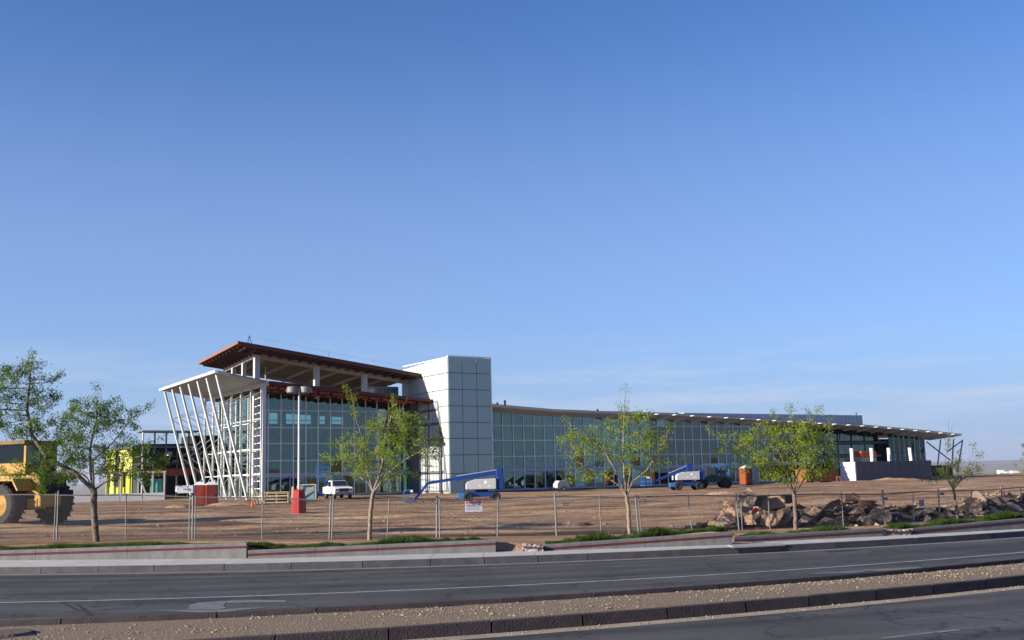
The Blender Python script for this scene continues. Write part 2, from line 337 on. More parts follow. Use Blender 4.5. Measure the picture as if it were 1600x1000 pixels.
# ---------------------------------------------------------------- road, kerbs, pavement, median
def strip(name, y0, y1, z, m, x0=-60, x1=60, dx=1.0, parent=None, struct=True):
    xs_ = np.arange(x0, x1+.01, dx); b = MB(); ps = []
    for x in xs_: ps += [(x, y0(x), z), (x, y1(x), z)]
    b.poly(ps, [(2*k, 2*k+2, 2*k+3, 2*k+1) for k in range(len(xs_)-1)])
    o = b.build(name, m, parent)
    if struct: o['kind'] = 'structure'
    return o
am = bpy.data.materials.new('asphalt'); am.use_nodes = True; nt = am.node_tree; B = nt.nodes['Principled BSDF']; B.inputs['Roughness'].default_value = .85; B.inputs['Specular IOR Level'].default_value = .25
l = nt.links.new; t = N(nt, 'ShaderNodeTexCoord'); sp = N(nt, 'ShaderNodeSeparateXYZ'); l(t.outputs['Object'], sp.inputs[0])
# distance behind the lane line follows the bend: y - (a + b x + c x^2)
def mth(op, a, b=None):
    n = N(nt, 'ShaderNodeMath', operation=op)
    for i, v in enumerate((a, b)):
        if v is None: continue
        if isinstance(v, (int, float)): n.inputs[i].default_value = v
        else: l(v, n.inputs[i])
    return n.outputs[0]
xx = mth('MULTIPLY', sp.outputs['X'], sp.outputs['X']); curve = mth('ADD', mth('MULTIPLY', xx, .0124), mth('MULTIPLY', sp.outputs['X'], .19)); v = mth('SUBTRACT', sp.outputs['Y'], curve)
cmb = N(nt, 'ShaderNodeCombineXYZ'); l(mth('MULTIPLY', sp.outputs['X'], .02), cmb.inputs[0]); l(mth('MULTIPLY', v, 1.15), cmb.inputs[1])
na = N(nt, 'ShaderNodeTexNoise'); na.inputs['Scale'].default_value = 1.0; na.inputs['Detail'].default_value = 3; l(cmb.outputs[0], na.inputs[0])
ra = N(nt, 'ShaderNodeValToRGB'); ra.color_ramp.elements[0].position = .3; ra.color_ramp.elements[0].color = (.036, .035, .036, 1); ra.color_ramp.elements[1].position = .7; ra.color_ramp.elements[1].color = (.10, .096, .092, 1); l(na.outputs['Fac'], ra.inputs[0])
nb = N(nt, 'ShaderNodeTexNoise'); nb.inputs['Scale'].default_value = 9; nb.inputs['Detail'].default_value = 9; nb.inputs['Roughness'].default_value = .8; l(t.outputs['Object'], nb.inputs[0])
rb = N(nt, 'ShaderNodeValToRGB'); rb.color_ramp.elements[0].position = .3; rb.color_ramp.elements[0].color = (.72, .72, .72, 1); rb.color_ramp.elements[1].position = .7; rb.color_ramp.elements[1].color = (1.25, 1.25, 1.25, 1); l(nb.outputs['Fac'], rb.inputs[0])
ml = N(nt, 'ShaderNodeMix', data_type='RGBA', blend_type='MULTIPLY'); ml.inputs[0].default_value = 1; l(ra.outputs[0], ml.inputs[6]); l(rb.outputs[0], ml.inputs[7]); 
vo_ = N(nt, 'ShaderNodeTexVoronoi', feature='DISTANCE_TO_EDGE'); vo_.inputs['Scale'].default_value = .32; nz_ = N(nt, 'ShaderNodeTexNoise'); nz_.inputs['Scale'].default_value = 1.5; nz_.inputs['Detail'].default_value = 6; l(t.outputs['Object'], nz_.inputs[0])
mv_ = N(nt, 'ShaderNodeMix', data_type='RGBA', blend_type='LINEAR_LIGHT'); mv_.inputs[0].default_value = .9; l(t.outputs['Object'], mv_.inputs[6]); l(nz_.outputs['Color'], mv_.inputs[7]); l(mv_.outputs[2], vo_.inputs['Vector'])
rc_ = N(nt, 'ShaderNodeValToRGB'); rc_.color_ramp.elements[0].position = .003; rc_.color_ramp.elements[0].color = (.38, .38, .38, 1); rc_.color_ramp.elements[1].position = .016; rc_.color_ramp.elements[1].color = (1, 1, 1, 1); l(vo_.outputs[0], rc_.inputs[0])
np_ = N(nt, 'ShaderNodeTexNoise'); np_.inputs['Scale'].default_value = .35; np_.inputs['Detail'].default_value = 5; l(t.outputs['Object'], np_.inputs[0])
rp_ = N(nt, 'ShaderNodeValToRGB'); rp_.color_ramp.elements[0].position = .35; rp_.color_ramp.elements[0].color = (.78, .78, .78, 1); rp_.color_ramp.elements[1].position = .6; rp_.color_ramp.elements[1].color = (1.1, 1.1, 1.1, 1); l(np_.outputs['Fac'], rp_.inputs[0])
mc_ = N(nt, 'ShaderNodeMix', data_type='RGBA', blend_type='MULTIPLY'); mc_.inputs[0].default_value = 1; l(ml.outputs[2], mc_.inputs[6]); l(rc_.outputs[0], mc_.inputs[7])
md_ = N(nt, 'ShaderNodeMix', data_type='RGBA', blend_type='MULTIPLY'); md_.inputs[0].default_value = 1; l(mc_.outputs[2], md_.inputs[6]); l(rp_.outputs[0], md_.inputs[7]); l(md_.outputs[2], B.inputs['Base Color'])
bb = N(nt, 'ShaderNodeBump'); bb.inputs['Strength'].default_value = .35; bb.inputs['Distance'].default_value = .02; nc = N(nt, 'ShaderNodeTexNoise'); nc.inputs['Scale'].default_value = 60; l(t.outputs['Object'], nc.inputs[0]); l(nc.outputs['Fac'], bb.inputs['Height']); l(bb.outputs[0], B.inputs['Normal'])
off = lambda f, d: (lambda x: f(x)+d)
strip('road', off(med_far, .0), off(kerb_far, .05), .0, am)
strip('road', lambda x: -14+.37*x+.0100*x*x, off(med_near, .05), .0, am)
strip('lane_line', off(lane_y, -.05), off(lane_y, .05), .005, M['paint'])
strip('gutter', off(med_near, -.42), off(med_near, .04), .004, mat('dusty_gutter', (.30, .25, .19), .95, var=.25, vscale=2, bump=.4))
strip('gutter', off(kerb_far, -.40), off(kerb_far, .02), .004, mat('concrete_gutter', (.185, .175, .17), .95, var=.2, vscale=2, bump=.3))
# white line on the near carriageway
p0, p1 = onz(1375, 998), onz(1500, 984); p2 = onz(1600, 972)
lb = MB(); nrm = Vector((-(p1-p0).y, (p1-p0).x, 0)).normalized()*.06
dd = (p1-p0)
for k in range(3):
    a0 = p0+dd*(.02+k*.33)-Vector((0, 0, 0)); a1 = p0+dd*(.02+k*.33+.31)
    lb.poly([a0-nrm+Vector((0, 0, .005)), a1-nrm+Vector((0, 0, .005)), a1+nrm+Vector((0, 0, .005)), a0+nrm+Vector((0, 0, .005))], [(0, 1, 2, 3)])
lb.build('lane_line', M['fadedpaint'])['kind'] = 'structure'
# turn arrows painted in the lane beside the median
def arrow(pts_list, label):
    b = MB()
    for pts in pts_list:
        q = [onz(x, y, .006) for x, y in pts]; c = sum(q, Vector())/len(q)
        b.poly(q, [tuple(range(len(q)))])
    o = b.build('turn_arrow', M['fadedpaint']); o['kind'] = 'structure'; return o
arrow([[(238, 953.5), (330, 958), (425, 948), (330, 952.5)], [(293, 952), (297, 945), (310, 941.5), (345, 939), (353, 941), (351, 944.5), (348, 947), (356, 950), (340, 951.5)],
       [(345, 939), (380, 937), (448, 938), (446, 941), (400, 941), (358, 942.3), (353, 941)]], 'arrow')
arrow([[(1255, 897), (1330, 892), (1400, 889), (1330, 895)], [(1345, 890), (1440, 886), (1442, 888.5), (1352, 893)], [(1310, 901), (1400, 894.5), (1420, 897), (1360, 901)]], 'arrow')

for pts in ([(92, 940), (98, 940), (122, 953), (116, 953)], [(118, 944), (123, 944), (146, 962), (138, 962)], [(1286, 861), (1318, 859), (1342, 860), (1300, 862.5)]):
    b = MB(); b.poly([onz(x, y, .007) for x, y in pts], [(0, 1, 2, 3)]); b.build('tyre_mark', mat('tyre_rubber_mark', (.03, .03, .031), .9, var=.4, vscale=6) if 'tyre_rubber_mark' not in bpy.data.materials else bpy.data.materials['tyre_rubber_mark'])['kind'] = 'structure'
def kerb_row(name, yf, w, z0, z1, m, joints, depth_sign=1, slope=.03):
    root = empty(name, kind='structure')
    for x0, x1 in zip(joints[:-1], joints[1:]):
        b = MB(); n = max(1, int((x1-x0)/1.2)); ps = []; g = .012
        for k in range(n+1):
            x = x0+g+(x1-x0-2*g)*k/n
            y = yf(x); j = random.uniform(-.004, .004)
            ps += [(x, y, z0), (x, y+slope*.8, z1-.03+j), (x, y+slope, z1+j), (x, y+w, z1+j), (x, y+w+.01, z0)]
        fs = []
        for k in range(n):
            for i in range(4): fs.append((5*k+i, 5*k+5+i, 5*k+6+i, 5*k+1+i))
        fs += [(0, 1, 2, 3, 4), (5*n+4, 5*n+3, 5*n+2, 5*n+1, 5*n)]
        b.poly(ps, fs); mats = m if isinstance(m, tuple) else (m, m)
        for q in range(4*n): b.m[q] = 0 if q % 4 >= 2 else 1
        b.build('kerb_stone', mats, root)
    return root
def jts(pxs, z, x0=-60, x1=60, step=3.0):
    inn = [onz(px, py, z).x for px, py in pxs]; L_ = [inn[0]-k*step for k in range(1, 40) if inn[0]-k*step > x0][::-1]; R_ = [inn[-1]+k*step for k in range(1, 40) if inn[-1]+k*step < x1]
    return L_+inn+R_
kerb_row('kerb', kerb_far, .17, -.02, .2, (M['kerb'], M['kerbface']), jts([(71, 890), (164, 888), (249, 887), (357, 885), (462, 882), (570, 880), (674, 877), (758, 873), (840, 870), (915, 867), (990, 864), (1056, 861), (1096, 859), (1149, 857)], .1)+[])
kerb_row('kerb', off(med_far, -.16), .16, -.02, .17, M['kerbdark'], jts([(322, 967), (484, 959), (635, 950), (780, 943), (930, 931)], .15, step=2.6))
kerb_row('kerb', med_near, .2, -.02, .19, M['kerbdark'], jts([(434, 1000), (608, 990), (768, 978), (910, 968), (1042, 958), (1160, 945), (1265, 940), (1363, 928), (1453, 920), (1535, 912)], .1, step=2.0))
# median soil, one curved sheet between the two kerbs, humped a little
b = MB(); xs_ = np.arange(-60, 60.1, .3); ny = 14; ps = []
for x in xs_:
    a0, a1 = med_near(x)+.2, med_far(x)-.16
    for j in range(ny+1):
        v_ = j/ny; y = a0+(a1-a0)*v_
        z = .165-.085*v_**3+.035*sin(pi*v_)+.012*random.uniform(-1, 1)*(0 < j < ny); ps.append((x, y, z))
fs = [(i*(ny+1)+j, (i+1)*(ny+1)+j, (i+1)*(ny+1)+j+1, i*(ny+1)+j+1) for i in range(len(xs_)-1) for j in range(ny)]
b.poly(ps, fs); o = b.build('median_soil', M['gravel'], smooth=True); o['kind'] = 'structure'
ico = []; t_ = (1+5**.5)/2
IV = [Vector(v).normalized() for v in ((-1, t_, 0), (1, t_, 0), (-1, -t_, 0), (1, -t_, 0), (0, -1, t_), (0, 1, t_), (0, -1, -t_), (0, 1, -t_), (t_, 0, -1), (t_, 0, 1), (-t_, 0, -1), (-t_, 0, 1))]
IF = [(0, 11, 5), (0, 5, 1), (0, 1, 7), (0, 7, 10), (0, 10, 11), (1, 5, 9), (5, 11, 4), (11, 10, 2), (10, 7, 6), (7, 1, 8), (3, 9, 4), (3, 4, 2), (3, 2, 6), (3, 6, 8), (3, 8, 9), (4, 9, 5), (2, 4, 11), (6, 2, 10), (8, 6, 7), (9, 8, 1)]
b = MB()
for k in range(5200):
    x = random.uniform(-13, 15); v_ = random.betavariate(2, 2.2); a0, a1 = med_near(x)+.24, med_far(x)-.2; y = a0+(a1-a0)*v_
    if fbm(np.array([x*1.3]), np.array([y*1.3]), 21, 3)[0] < -.35 and random.random() < .75: continue
    s = .007+.02*random.random()**4; sc = Vector((random.uniform(.7, 1.5), random.uniform(.7, 1.3), random.uniform(.5, .9)))
    c_ = Vector((x, y, .165-.085*v_**3+.035*sin(pi*v_)+s*.25)); r_ = random.uniform(0, pi)
    b.poly([c_+Vector(((p.x*cos(r_)-p.y*sin(r_))*sc.x, (p.x*sin(r_)+p.y*cos(r_))*sc.y, p.z*sc.z))*s*random.uniform(.8, 1.2) for p in IV], IF)
for k in range(260):
    x = random.uniform(-3, 14); y = med_near(x)-random.uniform(.02, .35); s = .008+.014*random.random()**2
    b.poly([Vector((x, y, s*.4))+p*s*random.uniform(.7, 1.2) for p in IV], IF)
tag(b.build('gravel', M['stone']), 'loose pale stones scattered over the sandy median between the carriageways', 'gravel', kind='stuff')
# pavement slabs between the kerb and the planter walls
root = empty('pavement', kind='structure')
x = -40
while x < 40:
    w = 1.5; b = MB(); ps = []
    for xx_ in (x+.006, x+w-.006):
        ps += [(xx_, kerb_far(xx_)+.18, .195), (xx_, wall_y(xx_)+.2, float(np.interp(xx_, [-40, -15.4, -7.5], [.5, .3, .205])))]
    ps += [(p[0], p[1], .05) for p in ps]
    b.poly(ps, [(0, 2, 3, 1), (4, 5, 7, 6), (0, 4, 6, 2), (1, 3, 7, 5), (0, 1, 5, 4), (2, 6, 7, 3)]); b.build('paving_slab', M['walk'], root); x += w
# storm drain mouth under the far kerb
b = MB(); xa, xb = onz(1152, 860, .1).x, onz(1224, 858, .1).x
dr = empty('storm_drain', (0, 0, 0), label='long black storm drain mouth set in the far kerb', cat='drain')
n = 8; ps = []
for k in range(n+1):
    x = xa+(xb-xa)*k/n; y = kerb_far(x); ps += [(x, y-.035, .015), (x, y-.03, .165), (x, y+.02, .165), (x, y+.02, .015)]
b.poly(ps, [(4*k+i, 4*k+4+i, 4*k+4+(i+1) % 4, 4*k+(i+1) % 4) for k in range(n) for i in range(4)]+[(0, 1, 2, 3), (4*n+3, 4*n+2, 4*n+1, 4*n)])
b.build('opening', M['black'], dr)
b = MB(); ps = []
for k in range(n+1):
    x = xa-.15+(xb-xa+.3)*k/n; y = kerb_far(x); ps += [(x, y-.02, .18), (x, y-.012, .222), (x, y+.8, .225), (x, y+.8, .17)]
b.poly(ps, [(4*k+i, 4*k+4+i, 4*k+4+(i+1) % 4, 4*k+(i+1) % 4) for k in range(n) for i in range(4)]+[(0, 1, 2, 3), (4*n+3, 4*n+2, 4*n+1, 4*n)])
b.build('lid', M['kerb'], dr)
# utility cover, low left in the median
p = onz(8, 996, .15); cv = empty('utility_cover', (p.x, p.y, .17), rz=.3, label='flat rusty brown utility cover lying in the gravel at the left edge of the median', cat='manhole cover')
MB().lathe([(0, .03), (.46, .03), (.5, .02), (.52, -.05)], 28).build('frame', M['kerbdark'], cv); MB().lathe([(0, .06), (.38, .06), (.41, .03)], 28).build('lid', mat('rusty_cover', (.12, .09, .075), .9, var=.6, vscale=14, bump=.6), cv)

# ---------------------------------------------------------------- planter walls
def wallseg(base, tops, joints, label, left=None):
    """base: two photo pixels on the pavement, tops: heights of the two top corners in the photo"""
    (xa, ya), (xb, yb) = base; A = at(xa, ya, left) if left else onz(xa, ya, .2); Bp = onz(xb, yb, .2)
    za = zat(xa, tops[0], A.y); zb = zat(xb, tops[1], Bp.y)
    d = (Bp-A); d.z = 0; ln = d.length; dx = d/ln; nn = Vector((-dx.y, dx.x, 0)); Bz = Bp.z-.2; Az = A.z-.2; root = empty('planter_wall', (A.x, A.y, .2), label=label, cat='wall')
    js = [0]+[j for j in joints]+[1]
    def pr(name, t0, t1, z0f, z1f, o0, o1, m, zabs=True):
        p0 = dx*ln*t0; p1 = dx*ln*t1; ps = []
        for p, t in ((p0, t0), (p1, t1)):
            zt = (za+(zb-za)*t)-.2
            for o in (o0, o1): ps += [p+nn*o+Vector((0, 0, z0f(zt))), p+nn*o+Vector((0, 0, z1f(zt)))]
        b = MB(); b.poly(ps, [(0, 4, 5, 1), (2, 3, 7, 6), (1, 5, 7, 3), (0, 2, 6, 4), (0, 1, 3, 2), (4, 6, 7, 5)]); return b.build(name, m, root)
    g = .006/ln
    for t0, t1 in zip(js[:-1], js[1:]):
        pr('concrete_panel', t0+g, t1-g, lambda z: -.1, lambda z: z-.06, .0, .2, M['conc'])
        pr('red_stripe', t0+g, t1-g, lambda z: z-.165, lambda z: z-.095, -.006, .0, M['stripe'])
        pr('coping', t0+g, t1-g, lambda z: z-.06, lambda z: z, -.008, .21, M['conc'])
    return root, A, Bp
wallseg(((-420, 878), (385, 873)), (871, 845), [.2, .42, .6, .775], 'grey concrete planter wall with dark red stripe at the far left of the pavement', left=34.4)
wallseg(((387, 873.5), (775, 863)), (857, 840), [.27, .52], 'low grey planter wall with red stripe in front of the second tree')
wallseg(((851, 861), (1145, 851)), (848, 828), [.53], 'grey planter wall with red stripe in front of the third tree')
wallseg(((1147, 849), (1380, 838)), (836, 822), [.33, .66], 'lowest planter wall in front of the tree by the rubble')
wallseg(((1426, 835.5), (1700, 821)), (823, 799), [.36, .7], 'planter wall with red stripe at the far right below the rubble heap')
def brokenwall(p0, p1, y0, y1, label):
    A = onz(*p0, .2); Bq = onz(*p1, .2); d = Bq-A; ln = Vector((d.x, d.y, 0)).length; dx = Vector((d.x, d.y, 0))/ln; nn = Vector((-dx.y, dx.x, 0))
    root = empty('broken_wall_end', (A.x, A.y, .2), label=label, cat='wall'); n = 12; za = zat(p0[0], y0, A.y)-.2; zb = zat(p1[0], y1, Bq.y)-.2
    rows = 5; ps = []
    for k in range(n+1):
        t = k/n; zt = za+(zb-za)*t
        for j in range(rows): ps.append(dx*ln*t*(1)+nn*(random.uniform(-.05, .03)-(0.0))+Vector((0, 0, -.05+(zt+.05)*j/(rows-1)+random.uniform(-.02, .02))))
        for j in range(rows): ps.append(dx*ln*t+nn*(.2+random.uniform(-.04, .04))+Vector((0, 0, -.05+(zt+.05)*(rows-1-j)/(rows-1)+random.uniform(-.02, .02))))
    R2 = 2*rows; fs = [(k*R2+j, (k+1)*R2+j, (k+1)*R2+(j+1) % R2, k*R2+(j+1) % R2) for k in range(n) for j in range(R2)]+[tuple(range(R2)), tuple(n*R2+j for j in range(R2-1, -1, -1))]
    b = MB(); b.poly(ps, fs); b.build('concrete_core', M['conc_light'], root)
    b = MB()
    for k in range(0, 11):
        t = (k+.15)/12; b.box(dx*ln*t+dx*.06-nn*.05+Vector((0, 0, (za+(zb-za)*t)*.55)), (ln/15, .03, .05), Matrix.Rotation(math.atan2(dx.y, dx.x), 3, 'Z'))
    b.build('red_stripe', M['stripe'], root)
brokenwall((816, 862), (849, 861.5), 846, 849, 'pale crumbled wall end with broken red stripe beside the gap in the planters')
brokenwall((1382, 837.5), (1424, 835.8), 824.5, 824, 'pale crumbled wall stub between the two right planter walls')

# ---------------------------------------------------------------- fence
fr = empty('chain_link_fence', (0, fence_y(0), 0), label='galvanised chain link fence running along the planters in front of the dirt site', cat='fence')
FT = [(-60, 2.35), (-16.5, 2.24), (-11, 2.06), (-6.2, 1.82), (-2.5, 1.76), (1.5, 1.73), (7.9, 1.6), (13.5, 1.5), (19, 1.5), (60, 1.9)]
def ftop(x): return float(np.interp(x, [p[0] for p in FT], [p[1] for p in FT]))
def fx(px): return at(px, horizon(px), 38.5).x*1.0
def fpx(px):                                         # x on the fence line seen at photo column px
    r = ray(px, horizon(px)); x = 0
    for _ in range(8): x = r.x/r.y*fence_y(x)
    return x
def fpost(px, tall=0, r=.024, lean=0, m='galv', pair=False):
    x = fpx(px); y = fence_y(x); z0 = gz(x, y)-.05; z1 = ftop(x)+tall
    b = MB(); b.tube((x, y-fence_y(0), z0), (x+lean, y-fence_y(0), z1), r, n=8)
    b.tube((x+lean, y-fence_y(0), z1), (x+lean, y-fence_y(0), z1+.03), r*1.35, r*.5, n=8); b.build('post', M[m], fr)
for px, tall, r, lean in [(87, 0, .02, .02), (91.5, .08, .028, .0), (198, 0, .018, 0), (297, -.02, .022, 0), (302, .05, .03, 0), (306, -.02, .02, 0), (410, 0, .018, .01), (514.5, .0, .028, .05), (518.5, .02, .022, .05), (604, 0, .018, .08),
                          (681, .06, .03, .03), (686, .02, .022, .0), (775, -.01, .022, .06), (867, .07, .032, -.02), (936, 0, .02, -.02), (994, .0, .03, -.06), (999, .01, .022, -.08), (1077, 0, .02, -.08),
                          (1150, .06, .03, -.05), (1155, .0, .022, 0), (1198, 0, .02, 0), (1240, 0, .03, 0), (1312, 0, .02, 0), (1377, .08, .038, -.02), (1422, 0, .02, .02), (1462, .04, .032, .03), (1514, 0, .018, 0), (1561, .06, .036, 0), (1591, 0, .02, 0), (-60, 0, .03, 0), (-180, 0, .03, 0), (1680, 0, .03, 0), (1760, 0, .03, 0)]:
    fpost(px, tall, r, lean)
b = MB(); xs_ = np.arange(-24, 26, .8)
for x0, x1 in zip(xs_[:-1], xs_[1:]):
    sg = lambda x: .02*sin(x*1.3)
    b.tube((x0, fence_y(x0)-fence_y(0), ftop(x0)-.03+sg(x0)), (x1, fence_y(x1)-fence_y(0), ftop(x1)-.03+sg(x1)), .019, n=6, cap=False)
b.build('top_rail', M['galvd'], fr)
b = MB(); s = .075; x = -24
def fp(x, z, o): return (x, fence_y(x)-fence_y(0)+o, z)
while x < 25:
    for sg_ in (1, -1):
        o = .006*sg_; z0 = gz(x, fence_y(x)) if False else float(np.interp(x, [-25, -16, -11, -6, 0, 8, 13, 19, 26], [.7, .64, .6, .5, .44, .36, .33, .42, .47])); z1 = ftop(x)-.03; h = z1-z0
        xa, xb = (x, x+h) if sg_ > 0 else (x+h, x); w = .0024
        A_, B_ = Vector(fp(xa, z0, o)), Vector(fp(xb, z1, o)); nrm = Vector((0, 0, 1)).cross((B_-A_)).normalized(); side = (B_-A_).normalized().cross(Vector((0, 1, 0)))*w
        dpt = Vector((0, w, 0)); b.poly([A_-side, A_+side, A_+dpt*1.6, B_-side, B_+side, B_+dpt*1.6], [(0, 1, 4, 3), (1, 2, 5, 4), (2, 0, 3, 5)])
    x += s
tag(b.build('wire_mesh', M['darkmet'], fr), kind='stuff')
# signs and tags that hang on the fence
def fsign(px, py, w, h, label, kind='warn', name='warning_sign'):
    x = fpx(px); y = fence_y(x); p = at(px, py, y-.05); slope = .1+.0246*x
    root = empty(name, p, math.atan(slope), label, 'sign')
    if kind == 'tag':
        MB().box((0, 0, 0), (w, .012, h)).build('plate', M['signink'], root); b = MB()
        for k in range(4): b.box((-w*.3+k*w*.2, -.008, 0), (w*.1, .003, h*.35))
        b.build('lettering', M['sign'], root); return
    MB().box((0, 0, 0), (w, .012, h)).build('board', M['sign'], root)
    MB().box((0, -.008, h*.36), (w*.9, .004, h*.22)).build('red_header', M['signred'], root)
    b = MB(); n = 7
    for k in range(n): b.box((-w*.3+k*w*.6/(n-1), -.0115, h*.36), (w*.05, .003, h*.12))
    b.build('header_lettering', M['sign'], root)
    b = MB()
    for j in range(4):
        xx_ = -w*.4
        while xx_ < w*.36:
            ww = random.uniform(.05, .12)*w; b.box((xx_+ww/2, -.008, h*.12-j*h*.14), (ww, .003, h*.045)); xx_ += ww+w*.03
    b.build('text_lines', M['signink'], root)
fsign(740, 791, .58, .36, 'white warning sign with a red header hung on the fence below the long boom lift')
fsign(1440, 786, .26, .24, 'small white warning sign with red header on the fence in front of the rubble')
for px, py, lab in [(884, 788, 'small black tag on the fence between second and third tree'), (1005, 782.5, 'small black tag on the fence just right of the third tree trunk'), (1158, 781, 'small black tag on the fence in front of the big tilted slab'), (1384, 779, 'small black tag on the fence beside the thick post'), (1472, 772, 'small black tag on the fence left of the smallest tree')]:
    fsign(px, py, .19, .085, lab, 'tag', 'fence_tag')
# grey box at the top of the triple post
x = fpx(290); p = at(289.5, 764.5, fence_y(x)-.12); bx_ = empty('control_box', p, .0, 'pale grey box with white end mounted on top of the triple fence post', 'box')
MB().box((.03, 0, 0), (.54, .2, .26)).build('housing', M['sign'], bx_, bevel=.01); MB().box((-.275, 0, .02), (.07, .21, .2)).build('end_cap', M['white'], bx_)
b = MB()
for k, ww in enumerate((.03, .035, .03, .03, .045)): b.box((-.02+k*.055, -.103, .0), (ww, .004, .03+.02*(k % 2)))
b.build('lettering', M['signink'], bx_)

# ---------------------------------------------------------------- the building
BR = empty('glass_building', (OX, OY, 0), TH, label='long glass and steel building with grey panel tower and raised brown roof, still under construction', cat='building')
def bl(a, b, z): return Vector((a, -b, z))           # along the facade, out of the facade, up
def bbox(name, a0, a1, b0, b1, z0, z1, m, parent=BR):
    return piece(name, M[m] if isinstance(m, str) else m, ((a0+a1)/2, -(b0+b1)/2, (z0+z1)/2), (a1-a0, abs(b1-b0), z1-z0), parent)
def slab(name, pts_top, th, m, parent=BR, thl=None):   # pts_top: four corners (a,b,z)
    t = [bl(*p) for p in pts_top]; d = [p-Vector((0, 0, th)) for p in t]; b = MB()
    b.poly(t+d, [(3, 2, 1, 0), (4, 5, 6, 7), (0, 1, 5, 4), (1, 2, 6, 5), (2, 3, 7, 6), (3, 0, 4, 7)]); return b.build(name, m if not isinstance(m, str) else M[m], parent)
FZ = .85; ROWS = [(3.58, 5.0), (5.0, 7.0), (7.0, 8.85)]
def lt(a): return 12.87-(a+28.7)*.0507               # glass top of the entrance hall
def rt(a): return float(np.interp(a, [-3, -.7, 10, 27, 42, 61, 76, 90], [10.9, 10.74, 10.12, 9.95, 9.76, 9.03, 7.9, 7.0]))   # glass top of the long wing
def rf(a): return float(np.interp(a, [-3, -2.5, 6, 14, 25, 33, 49, 64, 78, 88.6, 92], [11.25, 11.2, 10.68, 10.52, 10.42, 10.15, 9.6, 9.05, 8.28, 7.58, 7.3]))
def curtain(name, a0, n, dm, b, top, glassm, mull_d=.16, skip=lambda k: False, extra_rows=None, light='alu'):
    root = bbox(name, a0, a0+n*dm, b-.12, b+.05, 3.1, 3.58, 'alu_band'); root.parent = None
    # the spandrel mesh carries its own scale, so the pieces hang on an unscaled frame instead
    bpy.data.objects.remove(root)
    bm = MB(); bm.box(bl(a0+n*dm/2, b-.02, 3.34), (n*dm, .2, .48)); bm.box(bl(a0+n*dm/2, b-.02, FZ+.06), (n*dm, .2, .22))
    root = bm.build(name, M['alu_band'], BR)
    rows = [(FZ+.17, 3.1)]+ROWS
    for k in range(n):
        ac = a0+(k+.5)*dm; tp = top(ac)
        rr = rows+[(8.85, tp)] if tp-8.85 < 2.4 else rows+[(8.85, 10.85), (10.85, tp)]
        rr = [(z0, min(z1, tp)) for z0, z1 in rr if z0 < tp-.15]
        if skip(k): continue
        for z0, z1 in rr:
            o = piece('pane', glassm, (ac, -b, (z0+z1)/2), (dm-.05, .02, z1-z0-.05), root, (random.gauss(0, .008), 0, random.gauss(0, .008)))
    for k in range(n+1):
        a = a0+k*dm; tp = top(a)
        piece('mullion', M[light], (a, -(b+.04), (FZ+tp)/2+.05), (.085, mull_d, tp-FZ-.1), root)
    for z in (5.0, 7.0, 8.85, 10.85):
        aa = [a0+k*dm for k in range(n+1) if top(a0+k*dm) > z+.2]
        if len(aa) > 1: piece('transom', M[light], ((aa[0]+aa[-1])/2, -(b+.03), z), (aa[-1]-aa[0], .12, .075), root)
    return root
# entrance hall: glazed front, glazed side, see-through upper back windows
curtain('hall_curtain_wall', -28.72, 13, 1.552, -7, lt, M['glass'], skip=lambda k: False)
hd = empty('entrance_doors', bl(-24.5, -6.85, 0)); hd.parent = BR
for k in range(3):
    MB().box((k*1.0, 0, 1.95), (.1, .12, 2.2)).build('door_frame', M['alu_band'], hd)
MB().box((1.0, 0, 3.0), (2.1, .12, .12)).build('door_head', M['alu_band'], hd)
side = MB().box(bl(-28.75, -13.7, FZ+.08), (.2, 13.2, .2)).build('side_curtain_wall', M['alu_band'], BR)
for k in range(6):
    bc = -7.1-(k+.5)*2.2
    for z0, z1 in ((1.0, 3.5), (3.5, 6.4), (6.4, 9.4), (9.4, 12.6)):
        piece('pane', M['glass'], (-28.75, -bc, (z0+z1)/2), (.02, 2.1, z1-z0-.08), side)
for k in range(7): piece('mullion', M['alu'], (-28.75, 7.1+k*2.2, 6.8), (.14, .09, 11.8), side)
for z in (3.5, 6.4, 9.4): piece('transom', M['alu'], (-28.75, 13.7, z), (.12, 13.2, .09), side)
# inner structure
bbox('floor_slab', -28.6, -8.7, -20, -7.2, .45, FZ, 'conc_dark')
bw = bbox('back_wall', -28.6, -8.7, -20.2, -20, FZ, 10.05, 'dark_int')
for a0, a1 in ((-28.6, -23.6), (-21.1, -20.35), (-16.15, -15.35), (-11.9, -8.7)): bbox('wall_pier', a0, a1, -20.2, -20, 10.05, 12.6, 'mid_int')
for a in (-22.3, -18.3, -13.6): bbox('window_mullion', a-.05, a+.05, -20.15, -20.05, 10.05, 12.4, 'alu_band')
slab('wall_header', [(-28.6, -20, 12.75), (-8.7, -20, 11.75), (-8.7, -20.2, 11.75), (-28.6, -20.2, 12.75)], .95, 'mid_int')
bbox('window_transom', -23.6, -11.9, -20.16, -20.04, 10.45, 10.55, 'alu_band')
bbox('mezzanine', -28.6, -8.7, -19.9, -12.5, 5.9, 6.3, 'mid_int'); bbox('mezzanine', -28.6, -8.7, -19.9, -13.5, 9.2, 9.5, 'mid_int')
for a in (-27, -20.8, -14.6):
    for b_ in (-8.6, -19): bbox('inner_column', a-.3, a+.3, b_-.3, b_+.3, FZ, 12.2, 'mid_int')
for a in (-25, -17.5): bbox('inner_wall', a, a+4.2, -17, -16.8, FZ, 5.9, 'mid_int')
